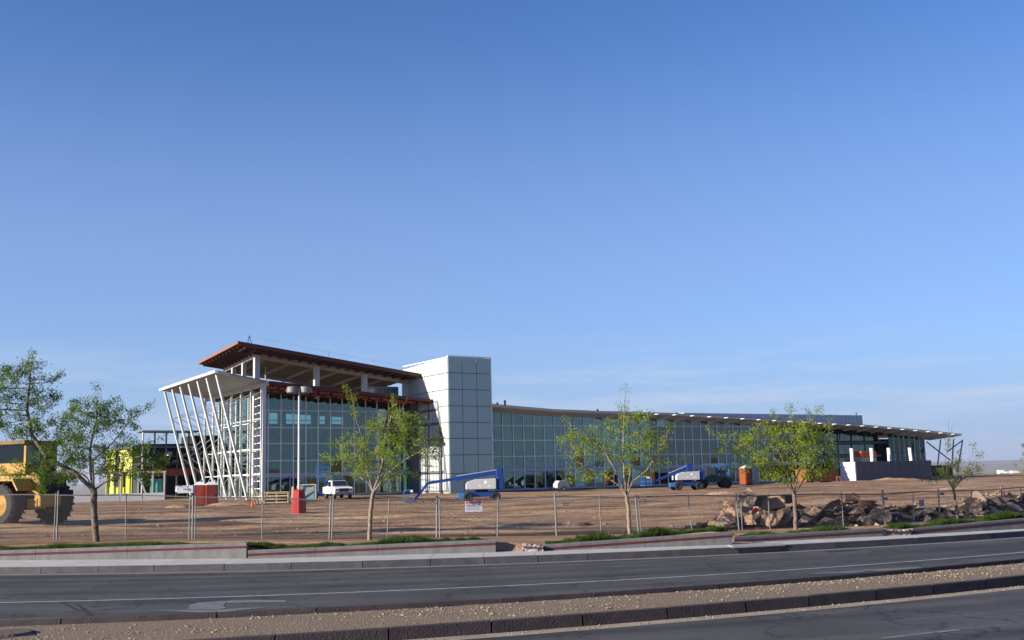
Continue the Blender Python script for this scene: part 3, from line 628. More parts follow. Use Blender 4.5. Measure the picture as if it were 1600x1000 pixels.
# hall roof: red soffit canopy, tilting up to its front edge
def cf(a): return 13.72-(a+29.6)*.0845
ac0, ac1 = -29.3, -8.56
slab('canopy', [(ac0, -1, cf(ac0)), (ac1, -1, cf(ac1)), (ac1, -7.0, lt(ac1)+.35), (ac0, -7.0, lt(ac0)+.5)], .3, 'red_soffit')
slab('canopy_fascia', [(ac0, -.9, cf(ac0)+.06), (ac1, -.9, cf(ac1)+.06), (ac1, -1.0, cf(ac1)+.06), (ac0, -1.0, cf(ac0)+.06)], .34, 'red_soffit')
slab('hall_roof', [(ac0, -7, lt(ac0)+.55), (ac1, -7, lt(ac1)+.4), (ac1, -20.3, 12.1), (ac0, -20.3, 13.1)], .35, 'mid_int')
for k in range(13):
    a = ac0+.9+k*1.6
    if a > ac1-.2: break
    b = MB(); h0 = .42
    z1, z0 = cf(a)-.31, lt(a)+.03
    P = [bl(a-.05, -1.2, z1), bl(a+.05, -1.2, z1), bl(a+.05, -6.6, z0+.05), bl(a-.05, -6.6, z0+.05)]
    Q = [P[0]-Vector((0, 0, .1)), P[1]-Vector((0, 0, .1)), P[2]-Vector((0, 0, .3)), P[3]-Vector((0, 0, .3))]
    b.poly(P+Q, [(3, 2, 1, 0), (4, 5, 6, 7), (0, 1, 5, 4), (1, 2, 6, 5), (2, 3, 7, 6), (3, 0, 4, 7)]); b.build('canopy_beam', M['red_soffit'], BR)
    for b0_ in (-2.2, -4.4): MB().beam(bl(a-.7, b0_, z1-.1-(b0_+1)*(-.0)*0-(z1-z0)*(-b0_-1)/6), bl(a+.45, b0_, z1-.12-(z1-z0)*(-b0_-1)/6), .12, .22).build('lit_cross_piece', M['lit_red'], BR)  # brighter red pieces standing for sunlit ends of cross members
# white canopy with leaning columns along the side
slab('side_canopy', [(-35.1, -1.3, 14.72), (-29.3, -1.1, 13.75), (-29.3, -24, 13.6), (-35.1, -24, 14.55)], .16, 'canopy_grey')
slab('canopy_edge', [(-35.3, -1.2, 14.80), (-35.1, -1.2, 14.80), (-35.1, -24.1, 14.6), (-35.3, -24.1, 14.6)], .3, 'steel_white')
slab('canopy_edge', [(-35.1, -1.1, 14.76), (-33.7, -1.1, 14.5), (-33.7, -1.3, 14.5), (-35.1, -1.3, 14.76)], .3, 'steel_white')
slab('canopy_edge', [(-29.55, -1.1, 13.72), (-29.25, -1.1, 13.66), (-29.25, -24, 13.5), (-29.55, -24, 13.56)], .45, 'steel_white')
for k in range(7):
    bk = -2-3.47*k; zt = 14.35-.04*k; lc = empty('leaning_frame', bl(-31.2, bk, .4)); lc.parent = BR
    o_ = Vector(bl(-31.2, bk, .4)); Lp = lambda a, z: bl(a, bk, z)-o_
    MB().beam(Lp(-31.2, .4), Lp(-34.9, zt), .2, .38, up=(0, 1, 0)).build('leaning_column', M['steel_white'], lc)
    MB().beam(Lp(-29.75, .5), Lp(-29.75, 13.4), .2, .2, up=(0, 1, 0)).build('upright', M['steel_white'], lc)
    b = MB(); zs = [(1.2, 3.6), (5.9, 3.6), (5.9, 8.3), (10.6, 8.3), (10.6, 12.6)]
    ol = lambda z: -31.2-3.7*(z-.4)/(zt-.4)
    for i, (zo, zi) in enumerate(zs): b.tube(Lp(ol(zo), zo), Lp(-29.75, zi), .04, n=6)
    b.build('diagonal_brace', M['steel_white'], lc)
b = MB()
for z in (3.4, 6.2, 9.6):
    b.tube(bl(-29.75, -1.8, z), bl(-29.75, -23, z), .07, n=6)
b.build('tie_rail', M['steel_white'], BR)
bbox('corner_column', -29.1, -28.5, -7.2, -6.5, .5, 12.9, 'steel_white'); bbox('front_column', -29.9, -29.5, -1.6, -1.2, .5, 13.3, 'steel_white')
b = MB()                                              # ladder-like brace between the corner columns
for k in range(14): b.beam(bl(-29.6, -2.2, 1+k*.85), bl(-28.9, -6.6, 1+k*.85), .07, .07)
b.build('ladder_frame', M['alu'], BR)
# raised roof pavilion on top of the hall
def pv(a): return 17.5-(a+28.5)*.1345
def pr(a, b_): return 18.38-(a+31.6)*.1293+(b_+4)*.055
pav = slab('pavilion_roof', [(-31.8, -4, pr(-31.8, -4)), (-8.6, -4, pr(-8.6, -4)), (-8.6, -19, pr(-8.6, -19)), (-31.8, -19, pr(-31.8, -19))], .22, 'roof_grey')
def psl(name, a0, a1, b0, b1, dz, th, m): return slab(name, [(a0, b0, pr(a0, b0)-dz), (a1, b0, pr(a1, b0)-dz), (a1, b1, pr(a1, b1)-dz), (a0, b1, pr(a0, b1)-dz)], th, m, pav)
psl('fascia', -31.8, -8.6, -3.88, -4.0, -.02, .46, 'fascia_brown'); psl('fascia', -31.92, -31.8, -3.9, -19, -.02, .3, 'side_fascia')
psl('deck', -28.7, -8.8, -7.1, -18.8, .223, .06, 'wood')
psl('overhang_deck', -31.7, -8.8, -4.1, -7.1, .223, .06, 'fascia_brown'); psl('overhang_deck', -31.7, -28.7, -7.1, -18.9, .223, .06, 'fascia_brown')
k = -30.9
while k < -9: psl('joist', k, k+.14, -4.2, -7.0, .285, .26, 'fascia_brown'); k += 1.24
k = -5.2
while k > -18.5: psl('joist', -31.5, -28.6, k, k-.14, .286, .26, 'fascia_brown'); k -= 1.3
k = -26.9
while k < -9: psl('joist', k, k+.12, -7.4, -18.4, .285, .3, 'glulam'); k += 3.1
psl('perimeter_beam', -28.6, -8.8, -7.0, -7.3, .285, .62, 'glulam'); psl('perimeter_beam', -28.9, -28.6, -7.0, -18.4, .285, .6, 'glulam'); psl('perimeter_beam', -28.6, -8.8, -18.4, -18.7, .285, .5, 'glulam')
for a, b_, w in ((-28.55, -7.15, .62), (-21.1, -7.15, .6), (-14.8, -7.15, .6), (-28.7, -11.2, .45), (-28.7, -15, .45), (-28.6, -18.5, .3), (-24.6, -18.5, .22), (-21, -18.5, .22), (-17, -18.5, .22), (-13, -18.5, .22), (-25.5, -12.5, .14), (-18.7, -12.5, .14), (-12.5, -12.5, .14)):
    zt = pr(a, b_)-.5; bbox('roof_column', a-w/2, a+w/2, b_-w/2, b_+w/2, 12.3, zt, 'steel_white')
cw = bbox('clerestory_wall', -13.2, -8.7, -10.2, -10, 12.0, 14.3, 'alu_band')
for k in range(4): bbox('clerestory_window', -12.9+k*1.05, -12.1+k*1.05, -9.98, -9.95, 12.7, 14.0, mat('pale_clerestory_glass', (.2, .27, .34), .05, spec=.8) if k == 0 else bpy.data.materials['pale_clerestory_glass'])
bbox('wall_infill', -9.4, -8.6, -7.6, -7.2, 12.0, 15.0, 'soffit_grey')
# poles and cables on the pavilion roof
b = MB(); t0 = Vector(bl(-30.2, -5, pr(-30.2, -5)))
for dx_, dy_ in ((-.35, 0), (.35, .0)): b.tube(t0+Vector((dx_, dy_, 0)), t0+Vector((0, 0, 1.15)), .035, n=6)
b.tube(t0+Vector((0, .3, 0)), t0+Vector((0, 0, 1.15)), .03, n=6); b.build('cable_tripod', M['galvd'], BR)
MB().tube(bl(-20.5, -5, pr(-20.5, -5)), bl(-20.35, -5, pr(-20.5, -5)+.95), .03, n=6).build('roof_pole', M['galvd'], BR)
b = MB(); b.tube(t0+Vector((0, 0, 1.1)), bl(-20.4, -5, pr(-20.5, -5)+.9), .008, n=4); b.tube(bl(-20.4, -5, pr(-20.5, -5)+.9), bl(-9, -5, pr(-9, -5)+.8), .008, n=4); b.build('safety_cable', M['galvd'], BR)

# tower of translucent panels
TZ = [.5, 3.03, 5.2, 7.15, 9.05, 11.0, 12.97, 14.95, 16.87]
tw = MB()
AT0, AT1, BT = -8.55, -2.6, 2.82
tw.box(bl((AT0+AT1)/2, (BT-9)/2, 8.4), (AT1-AT0-.16, BT+9-.16, 15.9)); tower = tw.build('tower', M['joint'], BR)
ca = [AT0+.03, -6.62, -4.6, AT1-.02]
for i in range(3):
    for j in range(8):
        if j == 0: 
            pass
        piece('cladding_panel', M['clad'], ((ca[i]+ca[i+1])/2, -BT+.03, (TZ[j]+TZ[j+1])/2), (ca[i+1]-ca[i]-.07, .1, TZ[j+1]-TZ[j]-.07), tower, (random.gauss(0, .003), 0, random.gauss(0, .004)))
sbs = [BT-.02, .85, -1.1, -3.05, -5.0, -6.95, -8.9]
for i in range(6):
    for j in range(8):
        top = TZ[j+1]-(.0 if j < 7 else .08*i)
        piece('side_panel', M['sideclad'], (AT0+.03, -(sbs[i]+sbs[i+1])/2, (TZ[j]+top)/2), (.1, sbs[i]-sbs[i+1]-.07, top-TZ[j]-.08), tower)
b = MB(); b.box(bl((AT0+AT1)/2, BT-.0, 16.93), (AT1-AT0+.1, .2, .14)); b.box(bl(AT1+.02, (BT-9)/2, 16.93), (.14, BT+9, .14)); b.box(bl(AT0, (BT-9)/2, 16.8), (.12, BT+8.9, .1)); b.build('coping', M['alu'], tower)
piece('edge_trim', M['alu'], (AT1+.03, -BT+.02, 8.7), (.1, .14, 16.4), tower)
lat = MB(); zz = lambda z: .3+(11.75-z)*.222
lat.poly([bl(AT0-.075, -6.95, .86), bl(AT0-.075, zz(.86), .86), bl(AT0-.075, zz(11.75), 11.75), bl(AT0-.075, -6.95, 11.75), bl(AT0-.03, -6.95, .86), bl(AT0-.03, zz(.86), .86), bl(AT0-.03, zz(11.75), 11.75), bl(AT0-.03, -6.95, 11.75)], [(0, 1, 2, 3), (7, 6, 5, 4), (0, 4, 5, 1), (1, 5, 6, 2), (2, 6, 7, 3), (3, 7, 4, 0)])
lat = lat.build('shade_panel', mat('shade_grey', (.13, .14, .155), .6), BR)  # added dark panel standing for the canopy shadow on the tower side
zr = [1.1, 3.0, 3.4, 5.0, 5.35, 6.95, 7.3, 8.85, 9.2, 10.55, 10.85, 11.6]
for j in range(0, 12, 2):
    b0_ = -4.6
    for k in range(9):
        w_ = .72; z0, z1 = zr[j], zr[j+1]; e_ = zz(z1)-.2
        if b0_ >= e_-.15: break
        b1_ = min(b0_+w_, e_); piece('sun_patch', M['sideclad'], (AT0-.09, -(b0_+b1_)/2, (z0+z1)/2), (.04, b1_-b0_, z1-z0), lat, (.04, 0, 0)); b0_ += w_+(.12 if k % 3 != 2 else .4)  # pale patches standing for sun reflected off the hall glass
# long wing
NR = 32
curtain('wing_curtain_wall', -2.5, NR, 1.567, 0, rt, M['glass'])
def ribbon(name, fn_top, b0, b1, a0, a1, th, m, step=3.0, dz1=0, par=None):
    n = max(1, int((a1-a0)/step)); b = MB(); ps = []
    for k in range(n+1):
        a = a0+(a1-a0)*k/n; z = fn_top(a)
        ps += [bl(a, b0, z), bl(a, b1, z+dz1), bl(a, b1, z+dz1-th), bl(a, b0, z-th)]
    b.poly(ps, [(4*k+i, 4*k+(i+1) % 4, 4*k+4+(i+1) % 4, 4*k+4+i) for k in range(n) for i in range(4)]+[(3, 2, 1, 0), (4*n, 4*n+1, 4*n+2, 4*n+3)])
    return b.build(name, M[m], par or BR)
wr = ribbon('wing_roof', lambda a: rf(a)+.02, 3, -16, -2.5, 88.4, .12, 'roof_grey', dz1=.25)
ribbon('fascia', lambda a: rf(a)+.04, 3.08, 3.0, -2.55, 88.45, .15, 'soffit_grey', par=wr)
ribbon('roof_edge_trim', lambda a: rf(a)+.09, 3.11, 2.9, -2.55, 88.5, .05, 'joint', par=wr)
ribbon('soffit', lambda a: rf(a)-.105, 2.98, .02, -2.5, 77, .1, 'soffit_grey', dz1=-.36, par=wr); ribbon('soffit', lambda a: rf(a)-.105, 2.98, -3, 77, 88.3, .1, 'white', dz1=-.5, par=wr)  # end stretch painted white for the light on its underside
a = 16.5; k = 0
while a < 87.5:
    b = MB(); z = rf(a)-.21
    P = [bl(a-.09, 2.9, z), bl(a+.09, 2.9, z), bl(a+.09, -.05, z-.34), bl(a-.09, -.05, z-.34)]; Q = [P[0]-Vector((0, 0, .07)), P[1]-Vector((0, 0, .07)), P[2]-Vector((0, 0, .3)), P[3]-Vector((0, 0, .3))]
    b.poly(P+Q, [(3, 2, 1, 0), (4, 5, 6, 7), (0, 1, 5, 4), (1, 2, 6, 5), (2, 3, 7, 6), (3, 0, 4, 7)]); b.build('outrigger', M['white'], wr)
    b = MB(); zt = rf(a)-.13; P = [bl(a-.1, 3.1, zt), bl(a+.1, 3.1, zt), bl(a+.1, 4.0, zt), bl(a-.1, 4.0, zt)]; Q = [P[0]-Vector((0, 0, .13)), P[1]-Vector((0, 0, .13)), P[2]-Vector((0, 0, .07)), P[3]-Vector((0, 0, .07))]
    b.poly(P+Q, [(0, 1, 2, 3), (7, 6, 5, 4), (0, 4, 5, 1), (1, 5, 6, 2), (2, 6, 7, 3), (3, 7, 4, 0)]); b.build('outrigger_tip', M['soffit_grey'], wr); a += 3.13
bbox('wing_floor', -2.5, 48, -15.5, -.2, .45, FZ, 'conc_dark'); bbox('wing_floor', 48, 86, -15.5, -1, .4, .9, 'conc')
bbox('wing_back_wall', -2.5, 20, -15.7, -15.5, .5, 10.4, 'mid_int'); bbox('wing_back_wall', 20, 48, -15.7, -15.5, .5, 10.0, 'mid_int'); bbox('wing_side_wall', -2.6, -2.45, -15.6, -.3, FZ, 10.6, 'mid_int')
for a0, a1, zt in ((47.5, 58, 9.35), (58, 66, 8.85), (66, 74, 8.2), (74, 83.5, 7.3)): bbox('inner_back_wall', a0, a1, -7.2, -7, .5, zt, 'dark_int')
bbox('hall_end_wall', -8.75, -8.6, -20, -9, FZ, 12.2, 'mid_int')
bbox('upper_floor', -2.5, 47.5, -15.4, -5.5, 4.6, 5.0, 'mid_int')
ribbon('ceiling', lambda a: rt(a)-.05, -.3, -15.4, -2.4, 76, .1, 'mid_int')
for a in np.arange(2.4, 47, 6.27):
    bbox('inner_column', a-.28, a+.28, -1.9, -1.35, FZ, rt(a)-.3, 'soffit_grey')
    MB().beam(bl(a+.2, -2.2, 1.2), bl(a+3.0, -2.2, 7.6), .18).build('inner_brace', M['mid_int'], BR)
for a0, a1, z0, z1 in ((4, 9, FZ, 3.4), (13, 17, FZ, 4.5), (20, 28, FZ, 3), (32, 40, FZ, 4.2)): bbox('inner_partition', a0, a1, -8.2, -8, z0, z1, 'mid_int')
# recessed part of the wing with slab bands
rec = MB().box(bl(61.5, -3.0, 1.1), (27.0, .2, .5)).build('recessed_curtain_wall', M['alu_band'], BR)
for k in range(17):
    a = 48.4+k*1.6
    for z0, z1 in ((1.4, 4.25), (4.75, 6.3), (6.85, rt(a)-.1)):
        piece('pane', M['glass'], (a, 3.0, (z0+z1)/2), (1.54, .02, z1-z0-.05), rec, (random.gauss(0, .003), 0, random.gauss(0, .003)))
    if k % 2 == 0: piece('mullion', M['mid_int'], (a+.8, 2.95, 5), (.07, .1, 7.4), rec)
bbox('slab_band', 47.8, 75, -3.2, -2.7, 4.3, 4.65, 'mid_grey'); bbox('slab_band', 47.8, 77, -3.2, -2.7, 6.42, 6.72, 'mid_grey')
bbox('return_wall', 47.7, 47.85, -5, 0, FZ, rt(47.7), 'mid_int')
for k in range(9):
    a = 50+k*2.9; MB().tube(bl(a, -1.5, rf(a)-1.0), bl(a, -1.5, rf(a)-1.75), .06, n=6).build('hanging_light', M['white'], BR)
bbox('entrance_canopy', 45.6, 51.2, 0.1, 2.6, 3.25, 3.65, 'alu_band'); bbox('canopy_post', 50.9, 51.1, 2.2, 2.4, .8, 3.25, 'alu_band')
# glazed end with struts
ed = MB().box(bl(80.2, -1.5, 2.75), (9.0, .2, .3)).build('end_curtain_wall', M['alu_band'], BR)
for k in range(7):
    a = 76.2+k*1.3; piece('pane', M['glassteal'], (a, 1.5, (2.9+rt(a))/2), (1.24, .02, rt(a)-3.0), ed); piece('mullion', M['alu'], (a+.65, 1.45, (2.9+rt(a))/2), (.06, .1, rt(a)-3.0), ed)
piece('transom', M['joint'], (80.2, 1.45, 4.9), (9, .1, .09), ed)
for k in range(6):
    b_ = -1.5-(k+.5)*1.7; piece('side_pane', M['glassteal'], (84.75, -b_, 5.0), (.02, 1.6, 4.2), ed); piece('mullion', M['joint'], (84.75, -b_+.85, 5.0), (.12, .1, 4.2), ed)
for (a0, b0, z0), (a1, b1, z1) in ((((85.4, 1.2, 6.9)), (84.3, 1.0, 2.6)), ((88.4, 1.5, 6.9), (88.7, .5, 2.4)), ((90.1, 2.0, 6.8), (88.9, 1.2, .9)), ((86, -2, 6.6), (88.6, .4, 3.4)), ((87, 1, 4.8), (90, 1.9, 6.6))):
    MB().tube(bl(a0, b0, z0), bl(a1, b1, z1), .11, n=8).build('strut', M['roof_grey'], BR)
b = MB(); b.box(bl(82.5, .8, 1.75), (11.5, .3, 1.8)); b.build('brown_plinth', mat('brown_plinth_wall', (.05, .03, .025), .9, var=.4, vscale=1), BR)
ph = bbox('penthouse', 44, 86, -22, -15, 9.3, 11.85, 'penthouse')
for k in range(42): bbox('siding_rib', 44.5+k, 44.56+k, -14.99, -14.94, 9.3, 11.8, 'penthouse')
for px, s in ((790, .5), (1345, .25)):
    pass
for a, h in ((.2, .75), (-.9, .4), (14.5, .35), (28, .3), (85.6, .6)):
    zz = rf(a)+.1 if a < 80 else 11.85; MB().box(bl(a, 1.5 if a < 80 else -16, zz+h/2), (.18, .18, h)).build('roof_vent', M['galvd'], BR)
# lower block behind the leaning frames, floors still open
fb = empty('rear_block', (0, 0, 0)); fb.parent = BR
bbox('core_wall', -34.5, -29, -34, -31, .8, 7.4, 'dark_int', fb); bbox('core_wall', -36.3, -34, -32, -30, .8, 5.0, 'mid_int', fb)
for k in range(9): bbox('stacked_material', -36.2+k*.8, -35.7+k*.8, -28.5, -27.6, 5.36 if k % 2 else 6.26, (5.36 if k % 2 else 6.26)+random.uniform(.3, .9), random.choice(('steel_white', 'soffit_grey', 'blue2', 'mid_grey')), fb)
for z, m_ in ((9.3, 'roof_grey'), (7.6, 'mid_int'), (6.1, 'mid_int'), (5.2, 'mid_int')): bbox('floor_edge', -36.8, -29.2, -30, -26, z, z+.16, m_, fb)
bbox('red_band', -36.8, -29.2, -26.4, -26, 3.7, 4.6, mat('brick_red_band', (.22, .05, .035), .8, var=.2), fb)
for k in range(6): bbox('rear_column', -36.6+k*1.45, -36.45+k*1.45, -26.6, -26.3, .7, 9.3, 'galvd' if k else 'steel_white', fb)
bbox('rear_wall', -29, -9, -36, -30, .8, 9.0, 'dark_int', fb)

# concrete wall with white columns in front of the far end
cwl = empty('concrete_yard_wall', BW(56, 8, .75), TH, label='grey board-marked concrete wall with end whitened to look sunlit in front of the far wing', cat='wall')
for k in range(11): piece('wall_panel', M['conc_dark'], (.8+k*1.57, 0.1, 1.32), (1.55, .25, 2.72), cwl)
piece('wall_end', M['white'], (0.0, 1.45, 1.3), (.12, 2.7, 2.7), cwl); piece('inner_wall', M['conc_dark'], (8.6, 2.8, 1.3), (17.2, .2, 2.7), cwl)  # end face painted white for sunlight falling on the concrete
for a, ln in ((56.15, 0), (60.5, 0), (64.39, 0), (69.45, .18)):
    p = BW(a+.2, 7.2, 3.2); o = empty('white_column', p, TH, label={56.15: 'white round column stub above the yard wall, nearest the sunlit wall end', 60.5: 'white round column stub above the yard wall, left of the orange and cream crates', 64.39: 'white round column stub above the yard wall, right of the orange and cream crates', 69.45: 'slightly tilted white round column stub above the right part of the yard wall'}[a], cat='column', group='white columns above the yard wall')
    MB().tube((ln, 0, -2.4), (-ln, 0, 2.15), .27, n=14).build('shaft', M['white'], o); MB().tube((-ln, 0, 2.15), (-ln, 0, 2.2), .3, n=14).build('cap', M['soffit_grey'], o)
p = BW(62.4, 4.5, .8); o = empty('stacked_crates', p, TH, label='orange and cream stacked crates showing above the grey yard wall', cat='crates')
for k in range(2):
    piece('cream_crate', M['lumber'], (-.85+k*1.75, 0, 1.6), (1.65, 1.5, 3.2), o); piece('orange_crate', M['conered'], (-.85+k*1.75, 0, 3.75), (1.65, 1.5, .9), o)

# yellow building and white columns far left
p = BW(0, 0); yb = empty('yellow_building', (-54.5, 150, .7), -.95, label='yellow-green sheathed building half hidden behind the big left tree', cat='building')
piece('wall', M['yelwall'], (-2.6, 0, 5.3), (4.6, .4, 2.8), yb); piece('wall', M['yelwall'], (3.4, .3, 5.2), (6.4, .4, 3.1), yb); piece('wall', M['yelwall2'], (-.2, .6, 2.2), (9.5, .4, 3.4), yb)
piece('wall', M['yelwall'], (2.35, -.1, 2.9), (.7, .3, 4.4), yb); piece('wall', M['yelwall'], (-2.5, .2, 2.3), (1.6, .3, 3.2), yb); piece('roof', M['roof_grey'], (1, 3, 6.9), (12.5, 6.5, .25), yb)
for k in range(3): piece('window', M['winglass'], (-4.2+k*2.9, .33, 2.7), (1.1, .15, 1.9), yb)
piece('upper_window', M['winglass'], (.4, .2, 5.2), (1.3, .5, 1.4), yb); piece('side_wall', M['yelwall2'], (-5.2, 3, 3.6), (.3, 6, 6.4), yb); piece('side_wall', M['yelwall2'], (6.7, 3, 3.6), (.3, 6, 6.4), yb)
cols = empty('colonnade', (-49, 136, .6), .3, label='row of pale columns with white lintel in front of the yellow building', cat='colonnade')
for k, x in enumerate((-6.4, -4.1, -2.3, -.1, 2.1, 3.8, 5.2)):
    o = piece('column', M['steel_white'], (x, 0, 1.75), (.22, .22, 3.5), cols)
MB().beam((2.1, 0, 3.2), (3.4, 0, .1), .22).build('brace', M['steel_white'], cols); piece('lintel', M['steel_white'], (-.6, 0, 3.6), (12, .24, .2), cols)
o = tag(MB().box((0, 0, 0), (1.4, .5, 2.2)).build('tarpaulin', M['teal'], loc=(at(244, 762, 138))), 'teal green tarpaulin hanging between the pale columns', 'tarpaulin')
bar = empty('barrier', gp(170, 128), .3, label='low grey concrete barrier standing before the pale columns', cat='barrier')
for k in range(5): MB().box((-5+k*2.5, 0, .4), (2.42, .5, .85), taper=(1, .5)).build('barrier_block', M['soffit_grey'], bar)

# ---------------------------------------------------------------- site things
def wheel(R, w, root, loc, tm='tyre', rimm='darkmet', lugs=0, yaw=0, name='wheel'):
    o = MB().lathe([(R*.55, -w/2), (R*.9, -w/2), (R, -w*.36), (R, w*.36), (R*.9, w/2), (R*.55, w/2), (R*.55, -w/2)], 24, axis='Y')
    if lugs:
        for k in range(lugs):
            for s in (-1, 1):
                t = 2*pi*(k+(.5 if s > 0 else 0))/lugs; Rm = Matrix.Rotation(-t, 3, 'Y')
                o.box(Rm @ Vector((R*1.0, s*w*.25, 0)), (R*.09, w*.5, R*.085), Rm @ Matrix.Rotation(s*.45, 3, 'X'))
    q = o.build(name, M[tm], root, loc); q.rotation_euler = (0, 0, yaw)
    MB().lathe([(0, -w*.30), (R*.2, -w*.42), (R*.25, -w*.3), (R*.5, -w*.28), (R*.57, -w*.49), (R*.57, w*.49), (R*.5, w*.28), (R*.25, w*.3), (0, w*.4)], 20, axis='Y').build('rim', M[rimm], q)
    return q
# wheel loader, front to the far left, +x forward
FWD = radians(154)
rw = gp(9, 55)
LD = empty('wheel_loader', (rw.x, rw.y, gz(rw.x, rw.y)-.02), FWD, 'big dusty yellow wheel loader parked at the left edge behind the first tree', 'wheel loader')
# origin = ground under near-side rear wheel; near side is local +y, the machine spreads to -y
W = 3.0; WB = 3.75; R_ = 1.03
for x in (0, WB):
    for y in (0, -W): wheel(R_, .78, LD, (x, y, R_), lugs=20, rimm='yel')
MB().prism([(-1.1, .75), (1.6, .75), (1.6, 1.5), (-1.1, 1.5)], -2.3, -.7).build('rear_frame', M['darkmet'], LD)
MB().prism([(-1.6, 1.45), (1.2, 1.45), (1.2, 2.6), (-1.2, 2.6), (-1.6, 2.35)], -2.35, -.65).build('hood', M['yel'], LD, bevel=.05)
MB().box((-1.65, -1.15, 1.2), (.5, 1.3, .62)).build('counterweight', M['yel'], LD, bevel=.08); MB().box((-1.7, -2.2, 1.3), (.4, .7, .8)).build('battery_box', M['black'], LD, bevel=.05)
MB().box((-1.63, -W/2, 1.98), (.12, 1.5, .85)).build('radiator_grille', M['black'], LD)
b = MB()
for k in range(6): b.box((-1.0+k*.3, -.635, 2.05), (.16, .02, .6))
b.build('hood_louvre', M['darkmet'], LD)
MB().box((-.4, -2.95, 2.35), (1.7, 1.1, .12)).build('fender', M['black'], LD, bevel=.03)
MB().prism([(-1.35, 1.75), (-.95, 2.3), (1.1, 2.3), (1.45, 1.6), (1.35, 1.6), (1.05, 2.2), (-.9, 2.2), (-1.28, 1.7)], -.62, .42).build('fender', M['yel'], LD)
MB().prism([(WB-1.2, 1.9), (WB-.8, 2.35), (WB+.9, 2.35), (WB+1.2, 1.9), (WB+1.1, 1.85), (WB+.85, 2.22), (WB-.75, 2.22), (WB-1.1, 1.8)], -.5, .42).build('fender', M['yel'], LD)
MB().box((-1.35, -.75, 1.05), (.7, .6, .5)).build('tool_box', M['yel'], LD, bevel=.04)
for z in (.55, 1.25, 1.6): MB().box((1.9, .22, z), (.6, .25, .05)).build('step', M['darkmet'], LD)
for x, y in ((-.75, -.5), (1.5, -.5), (-.75, -2.3), (1.5, -2.3)): MB().box((x, y, 3.3), (.14, .14, 1.5)).build('cab_post', M['yel'], LD)
MB().box((.38, -1.4, 4.12), (2.7, 2.4, .2)).build('cab_roof', M['cabroof'], LD, bevel=.05)
MB().box((.38, -1.4, 2.62), (2.3, 1.85, .14)).build('cab_floor', M['yel'], LD, bevel=.03)
for d_, c_ in (((2.1, .04, .5), (.38, -.5, 2.85)), ((2.1, .04, .5), (.38, -2.3, 2.85)), ((.04, 1.7, .35), (-.76, -1.4, 2.8))): MB().box(c_, d_).build('cab_panel', M['yel'], LD)
for d_, c_ in (((2.1, .03, .9), (.38, -.5, 3.55)), ((2.1, .03, .9), (.38, -2.3, 3.55)), ((.03, 1.65, 1.0), (-.76, -1.4, 3.5)), ((.03, 1.65, 1.1), (1.5, -1.4, 3.45))): MB().box(c_, d_).build('cab_window', M['cabglass'], LD)
b = MB(); b.box((.4, -1.4, 2.95), (.55, .6, .2)); b.box((.1, -1.4, 3.35), (.15, .55, .8)); b.build('seat', M['black'], LD)
MB().tube((-1.0, -2.0, 2.6), (-1.0, -2.0, 3.4), .09, n=8).build('exhaust', M['darkmet'], LD)
MB().prism([(1.6, 1.1), (WB+1.0, 1.1), (WB+1.2, 2.0), (WB, 2.5), (2.6, 2.3), (1.6, 1.9)], -2.1, -1.0).build('front_frame', M['yel'], LD, bevel=.03)
for y in (-1.0, -2.1): MB().beam((WB-.3, y, 2.3), (WB+2.4, y, .75), .16, .4).build('lift_arm', M['yel'], LD)
b = MB(); b.poly([(WB+2.3, y, z) for y in (.45, -3.4) for z in (.1, 1.4)]+[(WB+3.5, y, .12) for y in (.45, -3.4)]+[(WB+3.0, y, 1.5) for y in (.45, -3.4)], [(0, 1, 3, 2), (0, 2, 5, 4), (0, 4, 6, 1), (2, 3, 7, 5), (1, 6, 7, 3)]); b.build('bucket', M['yel'], LD)

# portable toilets
def toilet(loc, rz, body, label, group=None):
    t = empty('portable_toilet', loc, rz, label, 'portable toilet', group)
    b = MB(); b.box((0, 0, 1.12), (1.15, 1.15, 2.0)); b.build('cabin', M[body], t, bevel=.03)
    b = MB()
    for k in range(6):
        x = -.5+k*.2
        if abs(x) > .36 or True: b.box((x, .58, 1.15), (.05, .03, 1.8)); b.box((.58, x, 1.15), (.03, .05, 1.8)); b.box((-.58, x, 1.15), (.03, .05, 1.8))
    b.build('wall_rib', M[body], t)
    MB().box((0, -.595, 1.1), (.72, .03, 1.85)).build('door', M[body], t); b = MB(); b.box((-.42, -.59, 1.12), (.07, .05, 1.95)); b.box((.42, -.59, 1.12), (.07, .05, 1.95)); b.build('door_frame', M[body], t)
    MB().box((.26, -.62, 1.1), (.06, .03, .16)).build('latch', M['black'], t)
    MB().lathe([(0, .34), (.35, .31), (.6, .18), (.8, .04), (.82, 0)], 4, (0, 0, 2.12)).build('roof', M['white'], t).rotation_euler = (0, 0, pi/4)
    MB().box((0, 0, .06), (1.2, 1.3, .12)).build('skid', M['black'], t)
    MB().tube((.35, .4, 2.2), (.35, .4, 2.6), .05, n=8).build('vent_pipe', M['white'], t); return t
p = gp(312, 111); toilet(p, .25, 'toired', 'red portable toilet with white roof, left one of the pair by the leaning columns', 'pair of red portable toilets')
p = gp(330.5, 110.6); toilet(p, .35, 'toired', 'red portable toilet with white roof, right one of the pair by the leaning columns', 'pair of red portable toilets')
p = gp(1165, 139.5); toilet(p, .5, 'toiora', 'single orange portable toilet with white roof standing right of the dark telehandler')
